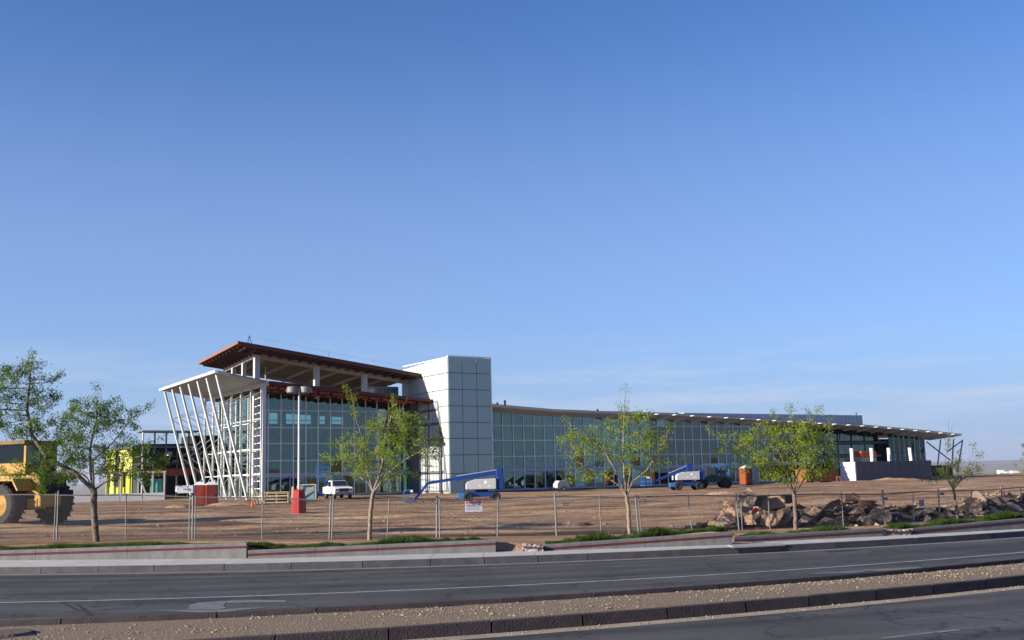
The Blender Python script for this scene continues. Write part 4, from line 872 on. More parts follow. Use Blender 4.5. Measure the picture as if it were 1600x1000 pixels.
# car park lamp on its red base
p = gp(467, 70); lp = empty('lamp_post', p, .2, 'tall twin-drum lamp post on a tapered red concrete base', 'lamp post')
b = MB(); b.lathe([(.47, 0), (.45, .75), (.36, 1.4), (.2, 1.52), (0, 1.52)], 8); b.build('base', M['red'], lp)
MB().tube((0, 0, 1.5), (0, 0, 7.95), .085, .06, n=12).build('pole', M['steel_white'], lp, smooth=False)
MB().beam((-.85, 0, 7.82), (.85, 0, 7.82), .07).build('cross_arm', M['steel_white'], lp)
for x in (-.42, .42): MB().lathe([(0, -.2), (.34, -.2), (.37, -.15), (.37, .12), (.33, .2), (0, .23)], 20, (x, 0, 7.86)).build('lamp_drum', M['galv'], lp)
# small site things near the entrance
p = gp(394.5, 98); t = empty('traffic_cone', p, 0, 'orange traffic cone standing at the foot of the leaning columns', 'traffic cone'); MB().box((0, 0, .02), (.36, .36, .04)).build('foot', M['conered'], t); MB().lathe([(.15, .03), (.03, .8), (0, .8)], 12).build('cone', M['conered'], t)
p = gp(402, 108); t = empty('lumber_stack', p, 0, 'long raw boards leaning together beside the leaning columns', 'boards')
for k, (x, l_, ln) in enumerate(((-.7, 2.0, .5), (-.4, 1.75, .45), (-.1, 1.5, .5), (.15, 1.3, .6), (.4, 1.35, .3), (.75, 1.1, -.5))):
    MB().beam((x+ln, 0, 0), (x-ln*.6, .5, l_), .17, .05, up=(1, 0, 0)).build('board', M['lumber'], t)
p = gp(433, 112); t = empty('pallet_crate', p, .1, 'open timber crate stacked before the hall entrance doors', 'crate')
for z in (.1, .42, .74, 1.02): MB().box((0, -.55, z), (2.3, .04, .13)).build('slat', M['lumber'], t)
for x in (-1.15, 0, 1.15): MB().box((x, -.5, .55), (.12, .08, 1.1)).build('corner_post', M['lumber'], t)
MB().box((0, 0, 1.12), (2.5, 1.3, .07)).build('lid', M['lumber'], t); MB().box((-1.18, 0, .55), (.05, 1.2, 1.05)).build('end_board', M['lumber'], t); MB().box((1.18, 0, .55), (.05, 1.2, 1.05)).build('end_board', M['lumber'], t); MB().box((0, .55, .55), (2.3, .04, 1.05)).build('back_board', M['darkmet'], t)
p = gp(460, 110); t = empty('timber_post_bundle', p, 0, 'two pale timber posts standing left of the lamp pole', 'posts')
MB().beam((-.25, 0, 0), (-.15, 0, 1.7), .2).build('timber_post', M['lumber'], t); MB().beam((.05, 0, 0), (.3, .2, 1.75), .14).build('timber_post', M['lumber'], t)
p = gp(481, 114); t = empty('glass_rack', p, .05, 'timber A-frame rack holding blue-grey glass sheets right of the lamp post', 'glass rack')
MB().beam((-.9, 0, 1.65), (.8, 0, 1.65), .1).build('top_bar', M['lumber'], t); MB().beam((.8, 0, 0), (.8, 0, 1.65), .1).build('leg', M['lumber'], t); MB().beam((-.9, 0, 0), (-.9, 0, 1.65), .1).build('leg', M['lumber'], t)
b = MB(); b.box((-.1, .2, .8), (1.5, .05, 1.45), Matrix.Rotation(-.1, 3, 'X')); b.build('glass_sheet', mat('stacked_blue_glass', (.17, .25, .29), .15, spec=.6), t); MB().beam((-.8, -.02, .3), (.7, -.02, 1.5), .1, .05).build('brace', M['lumber'], t)
# pickup, faces the camera
p = gp(528, 116.5); tr = empty('pickup_truck', p, -pi/2+.40, 'white pickup truck parked nose out before the hall with chrome grille', 'pickup')
# local: +x forward
for x in (1.85, -1.75):
    for y in (.82, -.82): wheel(.4, .27, tr, (x, y, .4), 'black', 'galv')
MB().prism([(-2.8, .55), (2.55, .5), (2.6, 1.05), (2.35, 1.2), (.9, 1.28), (-2.8, 1.25)], -.98, .98).build('body', M['trwhite'], tr, bevel=.06)
b = MB(); b.poly([(.95, s*.92, 1.25) for s in (-1, 1)]+[(.3, s*.74, 1.9) for s in (-1, 1)]+[(-1.15, s*.74, 1.9) for s in (-1, 1)]+[(-1.4, s*.92, 1.25) for s in (-1, 1)], [(0, 1, 3, 2), (2, 3, 5, 4), (4, 5, 7, 6), (0, 2, 4, 6), (1, 7, 5, 3)]); b.build('cab', M['trwhite'], tr, bevel=.03)
b = MB(); b.poly([(.9, -.8, 1.33), (.9, .8, 1.33), (.38, .66, 1.84), (.38, -.66, 1.84)], [(0, 1, 2, 3)]); b.v = [(x+.035, y, z+.03) for x, y, z in b.v]; b.build('windscreen', M['winglass'], tr)
for s in (-1, 1):
    b = MB(); b.poly([(.7, s*.925, 1.32), (.2, s*.80, 1.8), (-1.05, s*.80, 1.8), (-1.2, s*.925, 1.32)], [(0, 1, 2, 3) if s > 0 else (3, 2, 1, 0)]); b.build('side_window', M['winglass'], tr)
    MB().box((2.56, s*.72, .95), (.1, .36, .2)).build('headlight', M['galv'], tr); MB().box((.95, s*1.1, 1.35), (.1, .22, .2)).build('mirror', M['black'], tr)
b = MB(); b.box((2.6, 0, .92), (.07, 1.0, .34)); b.build('grille', M['darkmet'], tr); MB().box((2.68, 0, .58), (.16, 1.95, .24)).build('bumper', M['galv'], tr, bevel=.03)
b = MB(); b.box((-1.5, 0, 1.62), (.08, 1.7, .75)); b.beam((-1.5, -.8, 2.0), (.2, -.8, 2.15), .06); b.beam((-1.5, .8, 2.0), (.2, .8, 2.15), .06); b.beam((-1.5, 0, 2.15), (-1.5, 0, 2.6), .09); b.build('rack', M['blue'], tr)
# scissor lift left of the pickup
p = gp(502, 120); sc = empty('scissor_lift', p, .2, 'blue scissor lift standing beside the white pickup', 'scissor lift')
MB().box((0, 0, .55), (1.1, 1.6, .5)).build('chassis', M['blue'], sc); MB().box((.1, 0, 2.35), (1.3, 1.9, .15)).build('platform', M['blue2'], sc)
for x in (-.45, .45):
    for y in (-.75, .75): wheel(.28, .18, sc, (x, y, .28), 'black', 'blue').rotation_euler = (0, 0, pi/2)
b = MB()
for k in range(3):
    z = .8+k*.5
    for x in (-.45, .45): b.beam((x, -.7, z), (x, .7, z+.5), .08); b.beam((x, .7, z), (x, -.7, z+.5), .08)
b.build('scissor_arms', M['blue2'], sc); b = MB()
for z in (2.9, 3.4):
    for y in (-.92, .92): b.beam((-.55, y, z), (.75, y, z), .05)
    for x in (-.55, .75): b.beam((x, -.92, z), (x, .92, z), .05)
for x in (-.55, .1, .75):
    for y in (-.92, .92): b.beam((x, y, 2.4), (x, y, 3.4), .05)
b.build('guard_rail', M['blue2'], sc)

def boom_lift(loc, rz, label, boom_to, jib_to, pivot, s=1.0, name='boom_lift'):
    """local x to the right as seen; boom_to and jib_to local points"""
    t = empty(name, loc, rz, label, 'boom lift', 'blue boom lifts'); t.scale = (s, s, s)
    for x in (-1.3, 1.3):
        for y in (-.95, .95): wheel(.47, .36, t, (x, y, .47), 'black', 'darkmet', lugs=0)
    MB().box((0, 0, .75), (2.9, 1.5, .5)).build('chassis', M['blue'], t, bevel=.04)
    MB().lathe([(.6, 1.0), (.6, 1.2), (0, 1.2)], 16).build('turntable', M['darkmet'], t)
    b = MB(); b.prism([(-1.5, 1.2), (-1.5, 1.75), (-1.3, 1.95), (-.6, 2.15), (1.35, 2.2), (1.35, 1.2)], -1.1, -.35); b.build('engine_hood', M['liftgrey'], t, bevel=.05)
    b = MB(); b.prism([(-1.5, 1.2), (-1.5, 1.75), (-1.3, 1.95), (-.6, 2.15), (1.35, 2.2), (1.35, 1.2)], .35, 1.1); b.build('hood', M['liftgrey'], t, bevel=.05)
    b = MB()                                           # oval emblem and two labels on the hood
    b.lathe([(0, 0), (.17, 0)], 14, (.35, -1.112, 1.85), axis='Y'); b.build('hood_emblem', M['white'], t)
    for x_ in (-.2, .7): MB().box((x_, -1.11, 1.5), (.28, .01, .09)).build('hood_label', M['white'], t)
    MB().box((1.75, 0, 1.75), (.7, 1.9, 1.25)).build('counterweight', M['blue'], t, bevel=.1)
    MB().box((-1.95, -.5, .65), (.7, .5, .5)).build('tool_tray', M['blue2'], t, bevel=.03)
    P = Vector(pivot); Q = Vector(boom_to); J = Vector(jib_to)
    MB().box(P-Vector((.0, 0, .15)), (.7, .5, 1.1)).build('riser', M['blue'], t, bevel=.08)
    MB().beam(P, P+(Q-P)*.62, .32, .42).build('boom', M['blue'], t, bevel=.02); MB().beam(P+(Q-P)*.3, Q, .22, .28).build('inner_boom', M['blue'], t)
    MB().beam(P+Vector((0, 0, .24)), P+(Q-P)*.6+Vector((0, 0, .24)), .2, .06).build('hose_tray', M['liftgrey'], t)
    b = MB(); b.beam(Q, J, .18, .24); b.build('jib', M['blue'], t)
    K = empty('basket', J+Vector((-.55, 0, -.1))); K.parent = t
    MB().box((0, 0, 0), (.9, 1.9, .08)).build('basket_floor', M['blue2'], K); b = MB()
    for z in (.5, 1.05):
        for y in (-.93, .93): b.beam((-.43, y, z), (.43, y, z), .05)
        for x in (-.43, .43): b.beam((x, -.93, z), (x, .93, z), .05)
    for x in (-.43, .43):
        for y in (-.93, -.3, .3, .93): b.beam((x, y, 0), (x, y, 1.05), .045)
    b.build('basket_rail', M['blue2'], K); MB().box((.3, 0, .95), (.25, .6, .25)).build('control_panel', M['white'], K)
    return t
p = gp(752, 111.5); boom_lift(p, .08, 'blue boom lift with long low boom stretched left in front of the tower', (-5.1, 0, 1.9), (-6.4, 0, .35), (1.75, 0, 2.8), 1.06)
p = gp(1072, 129); boom_lift(p, .15, 'blue boom lift with basket lowered to the ground right of the third tree', (-3.8, 0, 1.2), (-4.5, 0, .75), (.4, 0, 2.75), .97)
# dark telehandler
p = gp(1112, 132); th_ = empty('telehandler', p, .1, 'dark blue-green telescopic handler parked right of the grey-hooded boom lift', 'telehandler')
for x in (-1.4, 1.5):
    for y in (-.95, .95): wheel(.62, .42, th_, (x, y, .62), 'black', 'darkmet')
MB().prism([(-2.1, .7), (2.2, .7), (2.3, 1.5), (-.2, 1.6), (-2.1, 1.3)], -.75, .75).build('body', mat('dark_green_paint', (.02, .07, .07), .5), th_, bevel=.04)
MB().box((-.3, -.55, 1.95), (1.3, .8, 1.1)).build('cab', M['darkmet'], th_, bevel=.05); MB().box((-.3, -.97, 2.05), (1.0, .02, .7)).build('cab_window', M['winglass'], th_)
MB().beam((2.2, .3, 2.1), (-2.6, .3, 1.5), .35, .4).build('boom', M['blue'], th_); b = MB()
for x in (.4, 1.9): b.beam((x, -.8, 1.5), (x, -.8, 2.75), .1); b.beam((x, .8, 1.5), (x, .8, 2.75), .1)
b.beam((.4, -.8, 2.75), (1.9, -.8, 2.75), .1); b.beam((.4, .8, 2.75), (1.9, .8, 2.75), .1); b.build('blue_frame', M['blue2'], th_)
MB().beam((-2.7, .3, 1.5), (-2.7, .3, .4), .9, .1, up=(0, 1, 0)).build('fork_carriage', M['darkmet'], th_)
# orange skip
p = gp(1275, 144); sk = empty('skip', p, .45, 'rusty orange steel skip half hidden behind the fourth tree', 'skip')
MB().prism([(-2.5, 0.15), (2.3, .15), (2.55, 1.65), (-2.6, 1.65)], -1.0, 1.0).build('container', M['bin'], sk)
for k in range(6): MB().box((-2.1+k*.83, -1.03, .9), (.1, .08, 1.4)).build('rib', M['bin'], sk)
MB().box((0, 0, 1.68), (5.2, 2.15, .1)).build('top_rim', M['bin'], sk); b = MB(); b.box((-1.5, 0, .08), (.2, 2, .16)); b.box((1.5, 0, .08), (.2, 2, .16)); b.build('skid', M['darkmet'], sk)
p = gp(1309, 142); t = empty('sawhorse', p, 0, 'small orange sawhorse beside the rusty skip', 'sawhorse'); MB().beam((-.3, 0, .7), (.3, 0, .7), .1).build('bar', M['bin'], t)
for s in (-1, 1): MB().beam((s*.22, -.2, 0), (s*.18, 0, .7), .07).build('leg', M['bin'], t); MB().beam((s*.22, .2, 0), (s*.18, 0, .7), .07).build('leg', M['bin'], t)
# small compressor by the long wing
p = gp(877, 133); t = empty('compressor', p, .5, 'small pale grey towed compressor beside the long glass wing', 'compressor'); MB().prism([(-.9, .4), (.9, .4), (.8, 1.25), (-.6, 1.3), (-.9, .9)], -.5, .5).build('hood', M['liftgrey'], t, bevel=.08)
for y in (-.55, .55): wheel(.3, .16, t, (0, y, .3), 'black', 'white')
MB().beam((-.9, 0, .45), (-1.8, 0, .4), .08).build('drawbar', M['darkmet'], t)
# two white vans beyond the edge of the site
def van(px, Y, label, L_=5.0, h=1.9):
    p = gp(px, Y); t = empty('parked_van', p, .1, label, 'van', 'white vans beyond the site'); 
    MB().prism([(-L_/2, .4), (L_/2, .4), (L_/2, 1.0), (L_/2-.7, 1.15), (L_/2-1.4, h), (-L_/2, h)], -.95, .95).build('body', M['trwhite'], t, bevel=.08)
    b = MB(); b.poly([(L_/2-.85, -.96, 1.2), (L_/2-1.45, -.96, h-.12), (L_/2-2.3, -.96, h-.12), (L_/2-2.3, -.96, 1.2)], [(0, 1, 2, 3)]); b.build('side_window', M['winglass'], t)
    for x in (-L_/2+.9, L_/2-.9):
        for y in (-.85, .85): wheel(.36, .22, t, (x, y, .36), 'black', 'galv')
van(1567, 425, 'long white van parked at the far right edge of the site', 4.3, 1.7); van(1584, 430, 'shorter white van parked behind the long van at far right', 3.0, 1.4)

# ---------------------------------------------------------------- air
hm = bpy.data.materials.new('haze_air'); hm.use_nodes = True; nt = hm.node_tree; nt.nodes.clear()
vp = N(nt, 'ShaderNodeVolumePrincipled'); vp.inputs['Density'].default_value = 5e-5; vp.inputs['Color'].default_value = (.75, .82, .95, 1); vp.inputs['Anisotropy'].default_value = .2
vo = N(nt, 'ShaderNodeOutputMaterial'); nt.links.new(vp.outputs[0], vo.inputs['Volume'])
hb = MB().box((0, 8500, 65), (31000, 20000, 262)).build('haze', hm); tag(hb, 'thin pale haze over the far plain', 'haze', kind='stuff')

# ---------------------------------------------------------------- broken slabs behind the fence
def chunk(px, py, w, h, thick, m, tilt, yaw, dep, label, name='broken_slab', n=None, seed=None):
    """flat irregular slab of concrete or asphalt whose middle shows at px,py; w,h in photo pixels"""
    Y = 38.8+.0123*max(0, at(px, py, 40).x)**2+dep; c = at(px, py, Y); s = Y/FP; r = random.Random(seed if seed is not None else int(px*7+py)); n = n or r.choice((4, 4, 5, 5, 6))
    pts = []
    for k in range(n):
        t = 2*pi*(k+r.uniform(-.3, .3))/n+.4; q = r.uniform(.85, 1.2); pts.append(Vector((cos(t)*w/2*s*q*1.1, 0, sin(t)*h/2*s*q*1.12)))
    R3 = Matrix.Rotation(yaw, 3, 'Z') @ Matrix.Rotation(tilt, 3, 'X'); ps = []; 
    for yy, sc_ in ((-thick*.35, 1.0), (-thick*.2, 1.02), (thick*.2, 1.02), (thick*.35, .99)):
        ps += [R3 @ (p*sc_*r.uniform(.97, 1.03)+Vector((0, yy+r.uniform(-.01, .01), 0))) for p in pts]
    fs = [tuple(range(n)), tuple(4*n-1-k for k in range(n))]
    for j in range(3): fs += [(j*n+k, (j+1)*n+k, (j+1)*n+(k+1) % n, j*n+(k+1) % n) for k in range(n)]
    b = MB(); b.poly(ps, fs); o = b.build(name, M[m], loc=c)
    if label: tag(o, label, 'broken slab' if 'slab' in name else 'rubble')
    return o
def polyslab(pts, dep, tilt, yaw, thick, m, label):
    """a flat slab of real thickness whose face shows the given outline; it leans by tilt and turns by yaw"""
    cx = sum(p[0] for p in pts)/len(pts); cy = sum(p[1] for p in pts)/len(pts); Y = 38.8+.0123*max(0, at(cx, cy, 40).x)**2+dep; c = at(cx, cy, Y); E_ = Vector((0, 0, EYE))
    n_ = Matrix.Rotation(yaw, 3, 'Z') @ Vector((0, -cos(tilt), sin(tilt))); r = random.Random(int(cx*10)); pp = []
    for i, p in enumerate(pts):                       # ragged edge: one extra point on each side
        q = pts[(i+1) % len(pts)]; pp.append(p); t = r.uniform(.35, .65); pp.append((p[0]*(1-t)+q[0]*t+r.uniform(-.8, .8), p[1]*(1-t)+q[1]*t+r.uniform(-.8, .8)))
    P3 = []
    for p in pp:
        d = ray(*p); P3.append(E_+d*((c-E_).dot(n_)/d.dot(n_)))
    k = len(P3); ps = [p-c+n_*r.uniform(-.012, .012) for p in P3]+[(p-c)*r.uniform(.97, 1.03)-n_*thick*.5 for p in P3]+[(p-c)*.95-n_*thick for p in P3]
    fs = [tuple(range(k))[::-1], tuple(range(2*k, 3*k))]+[(j*k+i, (j+1)*k+i, (j+1)*k+(i+1) % k, j*k+(i+1) % k) for j in range(2) for i in range(k)]
    b = MB(); b.poly(ps, fs); o = b.build('broken_slab', M[m], loc=c); me_ = o.data; bm_ = bmesh.new(); bm_.from_mesh(me_); bmesh.ops.recalc_face_normals(bm_, faces=bm_.faces); bm_.to_mesh(me_); bm_.free()
    return tag(o, label, 'broken slab')
for q in [
 ([(1153, 775), (1170, 762), (1183, 776), (1178, 790), (1168, 799), (1160, 801), (1153, 788)], .9, .15, -.5, .14, 'chunk2', 'large pale grey slab standing on its point, tallest piece of the rubble'),
 ([(1188, 775), (1224, 773), (1226, 792), (1198, 797), (1186, 792)], 1.3, .3, -.2, .2, 'chunk', 'wide tan slab propped behind the tallest grey slab'),
 ([(1183, 775), (1195, 773), (1189, 791), (1179, 791)], 1.1, .1, .9, .15, 'chunk3', 'dark broken edge leaning against the tallest grey slab'),
 ([(1225, 773), (1241, 774), (1241, 785), (1229, 787)], 1.2, .0, .7, .3, 'chunk3', 'dark block at the upper right corner of the wide tan slab'),
 ([(1125, 784), (1134, 781), (1146, 784), (1149, 800), (1148, 813), (1124, 814), (1127, 796)], .6, .15, -.35, .16, 'chunk', 'upright tan slab with ragged edge at the left end of the heap'),
 ([(1114, 818), (1121, 809), (1144, 809), (1133, 823), (1124, 824)], .2, .6, -.2, .12, 'chunk2', 'low grey slab at the foot of the ragged tan slab'),
 ([(1187, 820), (1190, 805), (1208, 798), (1225, 801), (1214, 822), (1203, 823)], .3, .35, -.25, .15, 'chunk', 'long tan slab lying under the wide slab beside a dark cut edge'),
 ([(1225, 801), (1233, 805), (1218, 822), (1213, 822)], .25, .0, .8, .1, 'chunk3', 'dark cut edge of the slab left of the fourth tree trunk'),
 ([(1214, 798), (1235, 793), (1240, 806), (1227, 821), (1219, 817)], .7, .4, -.1, .14, 'chunk2', 'grey wedge slab just left of the fourth tree trunk'),
 ([(1163, 807), (1174, 803), (1182, 819), (1163, 820)], .3, .2, -.3, .16, 'chunk', 'squat tan block under the tallest slab'),
 ([(1153, 808), (1163, 806), (1164, 819), (1154, 820)], .5, .0, .3, .16, 'chunk3', 'small dark reddish block left below the tallest slab'),
 ([(1246, 816), (1257, 805), (1269, 809), (1262, 815)], .2, .7, -.2, .1, 'chunk2', 'small grey slab just right of the fourth tree trunk'),
 ([(1353, 806), (1365, 794), (1390, 796), (1394, 810), (1392, 821), (1377, 821), (1363, 811)], .5, .3, -.1, .14, 'chunk', 'big tan slab tilted against the thick fence post'),
 ([(1338, 814), (1346, 804), (1355, 808), (1375, 821), (1341, 822)], .2, .5, -.4, .12, 'chunk', 'low tan slab left of the thick fence post'),
 ([(1328, 801), (1337, 791), (1346, 791), (1351, 799), (1336, 804)], .8, .5, -.3, .12, 'chunk', 'brown slab above the low tan slab left of the thick post'),
 ([(1422, 806), (1432, 798), (1442, 797), (1434, 807)], .5, .7, -.3, .1, 'chunk2', 'grey slab left below the small warning sign'),
 ([(1441, 798), (1454, 793), (1459, 800), (1446, 803)], .7, .6, -.1, .1, 'chunk2', 'flat pale slab just below the small warning sign'),
 ([(1441, 811), (1449, 804), (1456, 808), (1453, 814), (1445, 815)], .2, .3, -.3, .14, 'chunk', 'round-cornered brown lump between two posts below the sign'),
 ([(1497, 809), (1500, 792), (1509, 786), (1536, 784), (1532, 806), (1526, 808), (1512, 810)], .6, .3, -.15, .16, 'chunk', 'large brown slab behind the smallest tree'),
 ([(1518, 781), (1519, 771), (1525, 767), (1532, 771), (1545, 786), (1541, 790), (1534, 785)], 1.3, .3, -.4, .12, 'chunk2', 'pale grey slab with rounded top above the brown slab at right'),
 ([(1536, 803), (1546, 790), (1554, 792), (1565, 804), (1548, 806)], .5, .5, -.2, .12, 'chunk2', 'grey slab lying right of the large brown slab'),
 ([(1564, 792), (1572, 781), (1593, 791), (1602, 799), (1602, 807), (1582, 804)], .8, .6, .1, .12, 'chunk2', 'long grey slab sloping down at the right picture edge'),
 ([(1475, 793), (1488, 790), (1496, 792), (1495, 797), (1482, 798)], 1.0, .7, -.2, .1, 'chunk', 'thin brown slab on the crest left of the smallest tree'),
 ([(1473, 800), (1481, 798), (1496, 808), (1491, 811)], .3, .6, -.4, .1, 'chunk2', 'narrow grey slab sliding down beside the smallest tree trunk'),
 ([(1284, 797), (1300, 783), (1312, 779), (1314, 786), (1299, 795)], 1.0, .2, .4, .14, 'chunk3', 'dark curled asphalt slab on the crest in the middle of the heap'),
 ([(1252, 796), (1270, 790), (1284, 797), (1276, 803), (1262, 801)], .6, .8, -.3, .12, 'chunk', 'flat brown slab lying above the small grey one right of the fourth tree'),
 ([(1320, 773), (1334, 769), (1345, 776), (1338, 783), (1322, 780)], 1.7, .6, .2, .16, 'chunk3', 'dark asphalt slab at the highest point left of the thick post')]: polyslab(*q)
tag(chunk(1180, 797.5, 11, 9, .05, 'signred', .5, .2, -.2, None, 'red_debris', 5, 3), 'small bright red scrap caught on the tallest slab', 'debris')
LAB = 'dark broken asphalt chunk in the rubble heap behind the fence'
crest_ = None
def crest(px): return float(np.interp(px, [1070, 1100, 1140, 1165, 1240, 1260, 1290, 1310, 1335, 1380, 1420, 1450, 1500, 1530, 1545, 1570, 1640], [826, 812, 800, 790, 786, 796, 790, 780, 776, 786, 786, 788, 786, 772, 768, 770, 770]))
rr = random.Random(11)
for k in range(230):
    px = rr.uniform(1085, 1640) if k % 7 == 0 else rr.uniform(1245, 1600); c0 = crest(px); py = rr.uniform(c0+3, 826-.03*(px-1240) if px > 1240 else 828); 
    w = rr.uniform(12, 34); h = rr.uniform(6, 16); dep = 1.9*(1-(py-c0)/45)+rr.uniform(-.2, .5)
    m = rr.choice(('chunk3', 'chunk3', 'chunk2', 'chunk2', 'chunk'))
    o = chunk(px, py, w, h, rr.uniform(.06, .15), m, rr.uniform(.1, 1.3), rr.uniform(-.9, .9), dep, None, 'asphalt_chunk' if m == 'chunk3' else 'rubble_chunk', seed=k)
    zone = [(1150, 'at the left end of the heap'), (1186, 'around the tallest grey slab'), (1244, 'between the tallest slab and the fourth tree'), (1290, 'just right of the fourth tree'), (1335, 'at the middle crest of the heap'), (1377, 'left of the thick fence post'), (1420, 'right of the thick fence post'), (1462, 'below the small warning sign'), (1495, 'left of the smallest tree'), (1540, 'behind the smallest tree'), (9999, 'at the right edge of the heap')]
    zn = next(t for lim, t in zone if px < lim); row = ('top' if py < c0+9 else 'foot' if py > c0+24 else 'middle'); sz = 'large' if w > 23 else 'small' if w < 15 else 'middling'
    kn = {'chunk3': 'dark asphalt chunk', 'chunk2': 'grey pavement chunk', 'chunk': 'tan concrete chunk'}[m]
    lab = '%s %s in the %s row %s' % (sz, kn, row, zn)
    tag(o, lab, 'rubble', kn+'s in the heap'); continue
    tag(o, LAB if m == 'chunk3' else ('grey broken pavement chunk in the rubble heap behind the fence' if m == 'chunk2' else 'tan broken concrete chunk in the rubble heap behind the fence'), 'rubble', {'chunk3': 'dark asphalt chunks in the heap', 'chunk2': 'grey pavement chunks in the heap', 'chunk': 'tan concrete chunks in the heap'}[m])
b = MB()
for k in range(1500):
    px = random.uniform(1072, 1640); c0 = crest(px)+3; py = random.uniform(c0, 829); Y = 39.3+.0123*max(0, at(px, py, 40).x)**2+1.9*(1-(py-c0)/45)+random.uniform(-.1, .6); c = at(px, py, Y)
    s = .04+.13*random.random()**2; Rr = Matrix.Rotation(random.uniform(0, 6), 3, Vector((random.random(), random.random(), random.random()+.1)))
    b.box(c, (s*random.uniform(.6, 1.6), s*random.uniform(.4, 1.1), s*random.uniform(.3, .8)), Rr, mi=random.choice((0, 0, 1, 2)))
tag(b.build('small_rubble', [M['chunk3'], M['chunk2'], M['chunk']]), 'loose small rubble filling the heap between the broken slabs', 'rubble', kind='stuff')
# an earth core that carries the heap
b = MB(); ps = []; pxs = np.linspace(1066, 1660, 60)
for px in pxs:
    Y0 = 38.9+.0123*max(0, at(px, 800, 40).x)**2; x0 = at(px, 800, Y0).x
    gx = lambda Y: at(px, horizon(px), Y).x
    zc = zat(px, crest(px)+9, Y0+2.2); g0 = gz(gx(Y0), Y0)
    for dy, z in ((.05, g0-.05), (.9, g0+(zc-g0)*.5), (2.2, max(zc, g0+.05)), (3.2, g0+(zc-g0)*.6), (5.2, g0-.1)):
        ps.append((gx(Y0+dy), Y0+dy, z+random.uniform(-.05, .05)))
b.poly(ps, [(5*i+j, 5*i+5+j, 5*i+6+j, 5*i+1+j) for i in range(len(pxs)-1) for j in range(4)])
tag(b.build('rubble_mound', M['chunk3']), 'dark earth and asphalt fill under the broken slabs', 'rubble', kind='stuff')
# spoil heaps and leftovers on the dirt
def mound(px, Y, w, d, h, label):
    p = gp(px, Y); n = 15; ps = []; b = MB()
    for j in range(n):
        for i in range(n):
            u = i/(n-1)*2-1; v = j/(n-1)*2-1; q = max(0, 1-(u*u+v*v)); x = u*w/2; y = v*d/2
            ps.append((x, y, gz(p.x+x, p.y+y)-p.z-.04+h*q**.8*(1+.35*fbm(np.array([x*3.1]), np.array([y*3.1]), int(px), 3)[0])))
    b.poly(ps, [(j*n+i, j*n+i+1, (j+1)*n+i+1, (j+1)*n+i) for j in range(n-1) for i in range(n-1)])
    tag(b.build('soil_mound', gm, loc=p, smooth=True), label, 'soil heap')
mound(281, 96, 2.6, 1.6, .42, 'small brown soil heap on the dirt left of the red toilets')
mound(372, 109, 6.5, 2.5, .5, 'low tan soil bank at the feet of the leaning columns')
mound(838, 108, 5, 2, .3, 'low ridge of loose soil right of the long boom lift')
mound(1400, 158, 8, 3, .4, 'pale sand heap at the foot of the grey yard wall')
mound(1130, 96, 3.5, 2, .3, 'small heap of soil in the middle of the dirt lot')
p = gp(856, 46); o = empty('buried_pipe_cover', p, .1, 'pale broken concrete strip beside a dark hole in the dirt between second and third tree', 'concrete strip')
for k in range(4): MB().box((-.6+k*.42, random.uniform(-.05, .05), .03), (.4, .16, .07), Matrix.Rotation(random.uniform(-.2, .2), 3, 'Z')).build('concrete_piece', M['conc_light'], o)
MB().lathe([(0, .06), (.32, .05), (.42, -.02)], 10, (1.3, 0, 0)).build('hole_rim', M['chunk3'], o)
for i_, (px, py) in enumerate(((1069, 866), (1077, 865))):
    p = onz(px, py, .03); b = MB(); b.poly([p*0+Vector((v.x*random.uniform(.05, .09), v.y*.06, v.z*random.uniform(.03, .06))) for v in IV], IF); tag(b.build('litter', M['white'], loc=p), ('crumpled white litter lying against the far kerb, left piece', 'crumpled white litter lying against the far kerb, right piece')[i_], 'litter')
# clods and stones on the dirt
b = MB()
for k in range(2600):
    Y = random.uniform(39, 100); px = random.uniform(-40, 1640); 
    if px > 1060 and Y < 48: continue
    p = gp(px, Y); s = .02+.09*random.random()**3.5; b.poly([p+Vector((q.x*s*random.uniform(.8, 1.5), q.y*s, q.z*s*.6)) for q in IV], IF)
tag(b.build('dirt_clods', mat('dry_clod', (.24, .16, .11), .95, var=.3)), 'small clods and stones strewn over the graded dirt', 'clods', kind='stuff')

# ---------------------------------------------------------------- grass behind the planter walls
gv = []; gf = []
def blade(x, y, z, h, w):
    t = random.uniform(0, 2*pi); lx, ly = random.gauss(0, .35)*h, random.gauss(0, .35)*h; o = len(gv)
    gv.extend([(x-cos(t)*w, y-sin(t)*w, z), (x+cos(t)*w, y+sin(t)*w, z), (x+lx+cos(t)*w*.6, y+ly+sin(t)*w*.6, z+h*.7), (x+lx*1.4, y+ly*1.4, z+h)]); gf.append((o, o+1, o+2)); gf.append((o, o+2, o+3))
PATCH = [(-600, 355, .2), (388, 560, .13), (560, 765, .2), (850, 1148, .22), (1155, 1340, .2), (1395, 1700, .22)]
for a0, a1, hh in PATCH:
    n = int((a1-a0)*70)
    for k in range(n):
        u = random.random(); px = a0+(a1-a0)*u; x = at(px, 845, 36).x
        env = min(1, min(u, 1-u)*9)*(.42+.25*sin(px*.05+1.3*sin(px*.013))+.3*sin(px*.21+2*sin(px*.07))*random.random()+.25*random.random())
        if a0 < 0: env = max(env, .7) if u < .9 else env
        yb_ = wall_y(x)+.25; yy = yb_+random.random()**1.2*1.5; m_ = 1-((yy-yb_-.5)/1.3)**2; h = 1.05*hh*max(.2, env)*max(.25, m_)*random.uniform(.5, 1.2)
        zt = gz(x, max(yy, yb_)); blade(x, yy, zt-.02+max(0, h*.3), h, .011)
me = bpy.data.meshes.new('ground_cover'); me.from_pydata(gv, [], gf); me.materials.append(M['grass']); o = bpy.data.objects.new('ground_cover', me); COL.objects.link(o)
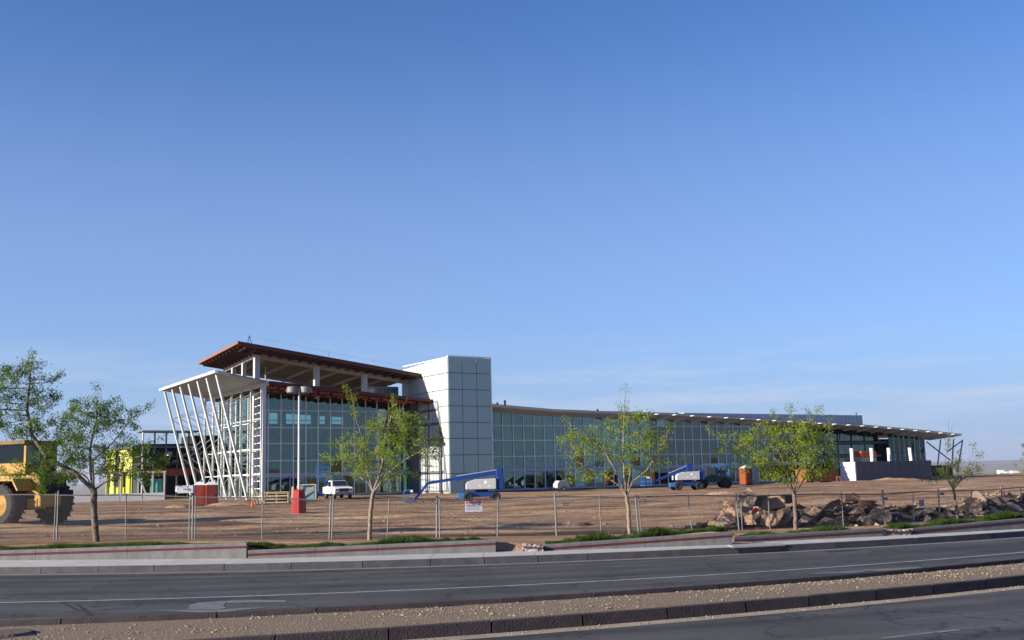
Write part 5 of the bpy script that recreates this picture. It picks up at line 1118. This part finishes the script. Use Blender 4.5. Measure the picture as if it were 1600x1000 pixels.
tag(o, 'low green ground cover growing in the planters behind the walls', 'ground cover', kind='stuff')

# ---------------------------------------------------------------- trees (branches grown towards points spread through the crown)
def tree(name, label, Y, base, path, blobs, leafm, barkm, r0, natt=420, nleaf=5200, step=.16, kill=.26, leafsize=.045, shoots=(), seed=1, group='young street trees in the planters', zfix=None, tipbias=1.0, spread=.085):
    rg = np.random.default_rng(seed); s = Y/FP
    bp = np.array(at(base[0], base[1], Y)); 
    if zfix is None: bp[2] = gz(bp[0], Y)-.08
    att = []; wts = np.array([b_[2]*b_[3] for b_ in blobs], float); wts /= wts.sum()
    for k in range(natt):
        cx, cy, rx, ry = blobs[rg.choice(len(blobs), p=wts)][:4]
        while True:
            v_ = rg.uniform(-1, 1, 3)
            if v_@v_ <= 1: break
        c_ = np.array(at(cx, cy, Y)); att.append(c_+np.array([v_[0]*rx*s, v_[1]*rx*s*.9, v_[2]*ry*s]))
    att = np.array(att)
    nodes = [bp]; par = [-1]
    def walk(pts, start):
        cur = start
        for px, py, dy in pts:
            tgt = np.array(at(px, py, Y))+np.array([0, dy, 0]); st = nodes[cur]; n = max(1, int(np.linalg.norm(tgt-st)/step))
            for k in range(1, n+1):
                w_ = np.sin(k*1.7+len(nodes))*.012; nodes.append(st+(tgt-st)*k/n+np.array([w_, -w_, 0])); par.append(cur); cur = len(nodes)-1
        return cur
    fork = walk(path[0], 0)
    for br in path[1:]:
        i0 = fork
        if isinstance(br[0], int): i0 = max(0, fork-br[0]); br = br[1:]
        walk(br, i0)
    bare = set()
    for sh in shoots:
        pn = np.array(nodes); tgt = np.array(at(sh[0], sh[1], Y)); i0 = int(np.argmin(np.linalg.norm(pn-tgt, axis=1))); walk([(sh[0], sh[1], 0)], i0); n0_ = len(nodes); walk([(sh[2], sh[3], 0)], len(nodes)-1); bare |= set(range(n0_+2, len(nodes)))
    nfix = len(nodes); alive = np.ones(len(att), bool)
    for it in range(70):
        pn = np.array(nodes[fork:] if fork > 0 else nodes); A_ = att[alive]
        if bare: pn = pn.copy(); pn[[i-fork for i in bare]] += 1e4
        if len(A_) == 0: break
        d = np.linalg.norm(A_[:, None]-pn[None], axis=2); near = d.argmin(1); dm = d.min(1)
        idx = np.where(alive)[0]; alive[idx[dm < kill]] = False
        grow = {}
        for a_, n_, q in zip(A_, near, dm):
            if q < kill or q > 3.0: continue
            grow.setdefault(int(n_), []).append((a_-pn[n_])/q)
        if not grow: break
        for n_, vs in grow.items():
            v_ = np.mean(vs, 0)+np.array([0, 0, .1])+rg.normal(0, .12, 3); v_ /= np.linalg.norm(v_)+1e-9
            newp = pn[n_]+v_*step; nodes.append(newp); par.append((fork if fork > 0 else 0)+n_)
        if len(nodes) > 5200: break
    ns = len(nodes); hasch = np.zeros(ns, bool); hasch[np.array(par[1:])] = True
    for i in range(fork+1, ns):
        if hasch[i] or rg.random() > .3: continue
        d_ = np.array(nodes[i])-np.array(nodes[par[i]]); d_ = d_/(np.linalg.norm(d_)+1e-9)+np.array([0, 0, .55]); cur = i
        for q in range(rg.integers(2, 5)):
            d_ = d_+rg.normal(0, .18, 3); d_ /= np.linalg.norm(d_); nodes.append(np.array(nodes[cur])+d_*step*.9); par.append(cur); cur = len(nodes)-1
    P = np.array(nodes); par = np.array(par); cnt = np.zeros(len(P)); ch = np.zeros(len(P), int)
    for i in range(len(P)-1, 0, -1):
        if ch[i] == 0: cnt[i] = 1
        cnt[par[i]] += cnt[i]; ch[par[i]] += 1
    rad = r0*np.power(np.maximum(cnt, 1)/max(cnt[0], 1), .52); rad = np.maximum(rad, .0055)
    # trunk flare and tubes
    order = {}
    b = MB()
    for i in range(1, len(P)):
        p_ = par[i]; ra_, rb_ = rad[p_], rad[i]
        if p_ != 0 and rad[p_] > rb_*1.7: ra_ = rb_*1.25
        n = 8 if rb_ > .04 else (5 if rb_ > .014 else 3)
        if i <= 4 and i <= fork: ra_ *= 1.0+.12*(5-i)/4
        b.tube(P[p_], P[i], float(ra_), float(rb_), n=n, cap=False)
    root = empty(name, tuple(bp), 0, label, 'tree', group)
    o = b.build('trunk', M[barkm], root, smooth=True); o.location = -Vector(bp)
    # leaves near thin wood
    thin = np.where((rad < .014) & (np.arange(len(P)) > fork))[0]; tips = np.where((ch == 0) & (np.arange(len(P)) > fork))[0]
    nshoot = set(range(0)); lv = []; lf = []
    pool = np.concatenate([thin, np.repeat(tips, 3)])
    if bare: pool = np.array([i for i in pool if i not in bare])
    # clustered: choose clump seeds, several leaves round each
    ncl = nleaf//9
    for k in range(ncl):
        i = int(rg.choice(pool)); c_ = P[i]+rg.normal(0, .03, 3); u = rg.random()
        d_ = P[i]-P[par[i]]; 
        for j in range(9):
            q = c_+rg.normal(0, spread, 3)*np.array([1, 1, .8])+d_*rg.uniform(-.5, 1); L1 = leafsize*rg.uniform(.7, 1.5); a1 = rg.normal(0, 1, 3); a1 /= np.linalg.norm(a1); a2 = np.cross(a1, rg.normal(0, 1, 3)); a2 /= np.linalg.norm(a2)+1e-9
            o_ = len(lv); lv += [q-a1*L1*.6, q-a2*L1*.3, q+a1*L1*.9, q+a2*L1*.3]; lf.append((o_, o_+1, o_+2, o_+3))
    me = bpy.data.meshes.new('crown'); me.from_pydata([tuple(v-bp) for v in lv], [], lf); me.materials.append(M[leafm]); o = bpy.data.objects.new('crown', me); COL.objects.link(o); o.parent = root
    return root
tree('ash_tree', 'largest tree at far left with dark leaning trunk and two-lobed green crown before the loader', 37.6, (151, 846),
     [[(147, 800, 0), (147, 766, 0)], [(118, 738, -.1), (78, 716, -.2), (52, 680, -.1), (42, 640, 0), (46, 600, 0), (50, 556, 0)], [(140, 740, .1), (139, 700, .1), (150, 650, .1), (152, 606, 0)], [(168, 752, -.1), (200, 738, -.2), (240, 715, -.2)], [(130, 745, .3), (98, 730, .5), (60, 742, .6)], [(150, 720, -.3), (185, 690, -.4), (212, 652, -.3)]],
     [(45, 590, 26, 34), (22, 625, 28, 34), (66, 628, 22, 30), (45, 670, 38, 24), (-12, 610, 30, 40), (-20, 650, 40, 30), (145, 655, 38, 30), (185, 662, 30, 24), (118, 648, 22, 26), (150, 618, 9, 16), (208, 646, 14, 12), (60, 738, 42, 11), (125, 700, 46, 22), (200, 705, 40, 18), (240, 715, 24, 14), (95, 690, 30, 20), (170, 735, 30, 12), (75, 600, 9, 14), (15, 590, 9, 12), (95, 748, 40, 9), (225, 742, 30, 12), (165, 745, 26, 10), (130, 720, 40, 14), (20, 745, 26, 8)],
     'leafA', 'bark', .11, natt=1150, nleaf=34000, seed=3, kill=.22, leafsize=.045)
tree('ash_tree', 'second tree from the left, slim with light green crown in front of the glass hall', 36.4, (577, 846),
     [[(579, 800, 0), (583, 770, 0)], [(575, 755, .1), (560, 745, .2), (540, 740, .2)], [(590, 750, 0), (598, 725, 0), (600, 690, 0), (612, 650, 0), (613, 625, 0)], [(575, 740, 0), (572, 700, 0), (558, 660, 0), (551, 622, 0)], [(606, 740, -.2), (640, 715, -.3), (668, 700, -.3)], [(4, ), (600, 772, -.1), (602, 766, -.1)][0:0] or [(596, 758, -.1), (606, 748, -.1)]],
     [(555, 700, 30, 28), (620, 690, 36, 30), (590, 722, 55, 16), (655, 700, 34, 26), (525, 718, 24, 14), (600, 668, 40, 20), (640, 655, 26, 20), (600, 742, 50, 8), (675, 720, 18, 12), (520, 745, 14, 5)],
     'leafB', 'barklight', .068, natt=620, nleaf=9800, seed=5, shoots=((552, 640, 549, 615), (556, 650, 543, 622), (620, 655, 637, 621), (612, 650, 615, 625)), kill=.24)
tree('ash_tree', 'third tree from the left with tall bare shoots rising above the roof line', 37.4, (984, 836),
     [[(982, 800, 0), (979, 776, 0)], [(975, 740, 0), (974, 690, 0), (975, 650, 0), (977, 610, 0)], [(968, 760, .1), (945, 742, .2), (915, 730, .2), (890, 712, .2), (868, 700, .2)], [(988, 752, -.1), (1010, 735, -.2), (1030, 705, -.2), (1045, 670, -.2)], [(985, 745, .3), (992, 700, .4), (1000, 670, .4)], [(960, 735, -.3), (940, 700, -.3), (915, 680, -.3)]],
     [(970, 695, 48, 30), (915, 700, 34, 20), (1012, 695, 36, 28), (1030, 720, 24, 14), (930, 745, 40, 10), (980, 660, 34, 20), (897, 735, 18, 7), (1045, 675, 8, 18), (895, 678, 16, 9), (940, 668, 18, 10), (1000, 735, 40, 12), (875, 692, 10, 6)],
     'leafB', 'barklight', .064, natt=560, nleaf=7600, seed=8, shoots=((972, 650, 967, 602), (977, 650, 977, 604), (981, 660, 983, 620), (970, 655, 963, 624)), kill=.25)
tree('ash_tree', 'fourth tree from the left with wide dense crown behind the rubble slabs', 38.6, (1243, 829),
     [[(1243, 800, 0), (1241, 772, 0)], [(1228, 755, .1), (1200, 735, .2), (1170, 700, .2), (1130, 685, .2)], [(1240, 740, 0), (1238, 700, 0), (1238, 660, 0), (1235, 642, 0)], [(1258, 745, -.1), (1280, 715, -.2), (1292, 680, -.2), (1296, 660, -.2)], [(1250, 740, .3), (1262, 690, .3), (1268, 655, .2)], [(1230, 750, -.4), (1215, 710, -.4), (1190, 680, -.4)]],
     [(1178, 700, 40, 26), (1238, 700, 48, 34), (1286, 690, 20, 26), (1150, 690, 22, 16), (1235, 745, 46, 11), (1195, 728, 46, 14), (1262, 662, 26, 12), (1298, 720, 16, 18), (1125, 682, 11, 6), (1240, 672, 34, 16), (1205, 680, 30, 16), (1268, 640, 5, 9), (1275, 735, 26, 14)],
     'leafB', 'bark', .072, natt=740, nleaf=12000, seed=13, kill=.23, shoots=((1265, 660, 1262, 636), (1237, 660, 1236, 641)))
tree('ash_tree', 'smallest and sparsest tree at right beside the end of the building', 41.5, (1497, 813),
     [[(1493, 790, 0), (1490, 765, 0)], [(1480, 745, 0), (1477, 715, 0)], [(1505, 745, 0), (1515, 725, 0), (1520, 708, 0)], [(1500, 735, .1), (1500, 710, .1)]],
     [(1500, 738, 32, 14), (1478, 750, 26, 7), (1524, 738, 16, 10), (1492, 726, 18, 8), (1448, 748, 14, 6), (1505, 748, 24, 7)],
     'leafC', 'bark', .045, natt=260, nleaf=2000, seed=17, kill=.24, shoots=((1481, 700, 1482, 655), (1483, 700, 1488, 664)))
tree('bare_bush', 'grey-brown bare bush at the right picture edge', 90, (1608, 748), [[(1606, 742, 0)]], [(1606, 718, 12, 18), (1600, 735, 10, 8), (1625, 722, 15, 16)], 'leafC', 'barklight', .1, natt=320, nleaf=900, seed=23, kill=.3, step=.2, group=None, leafsize=.08)
for i, (px, py, Y, rx, ry, sd) in enumerate([]): pass
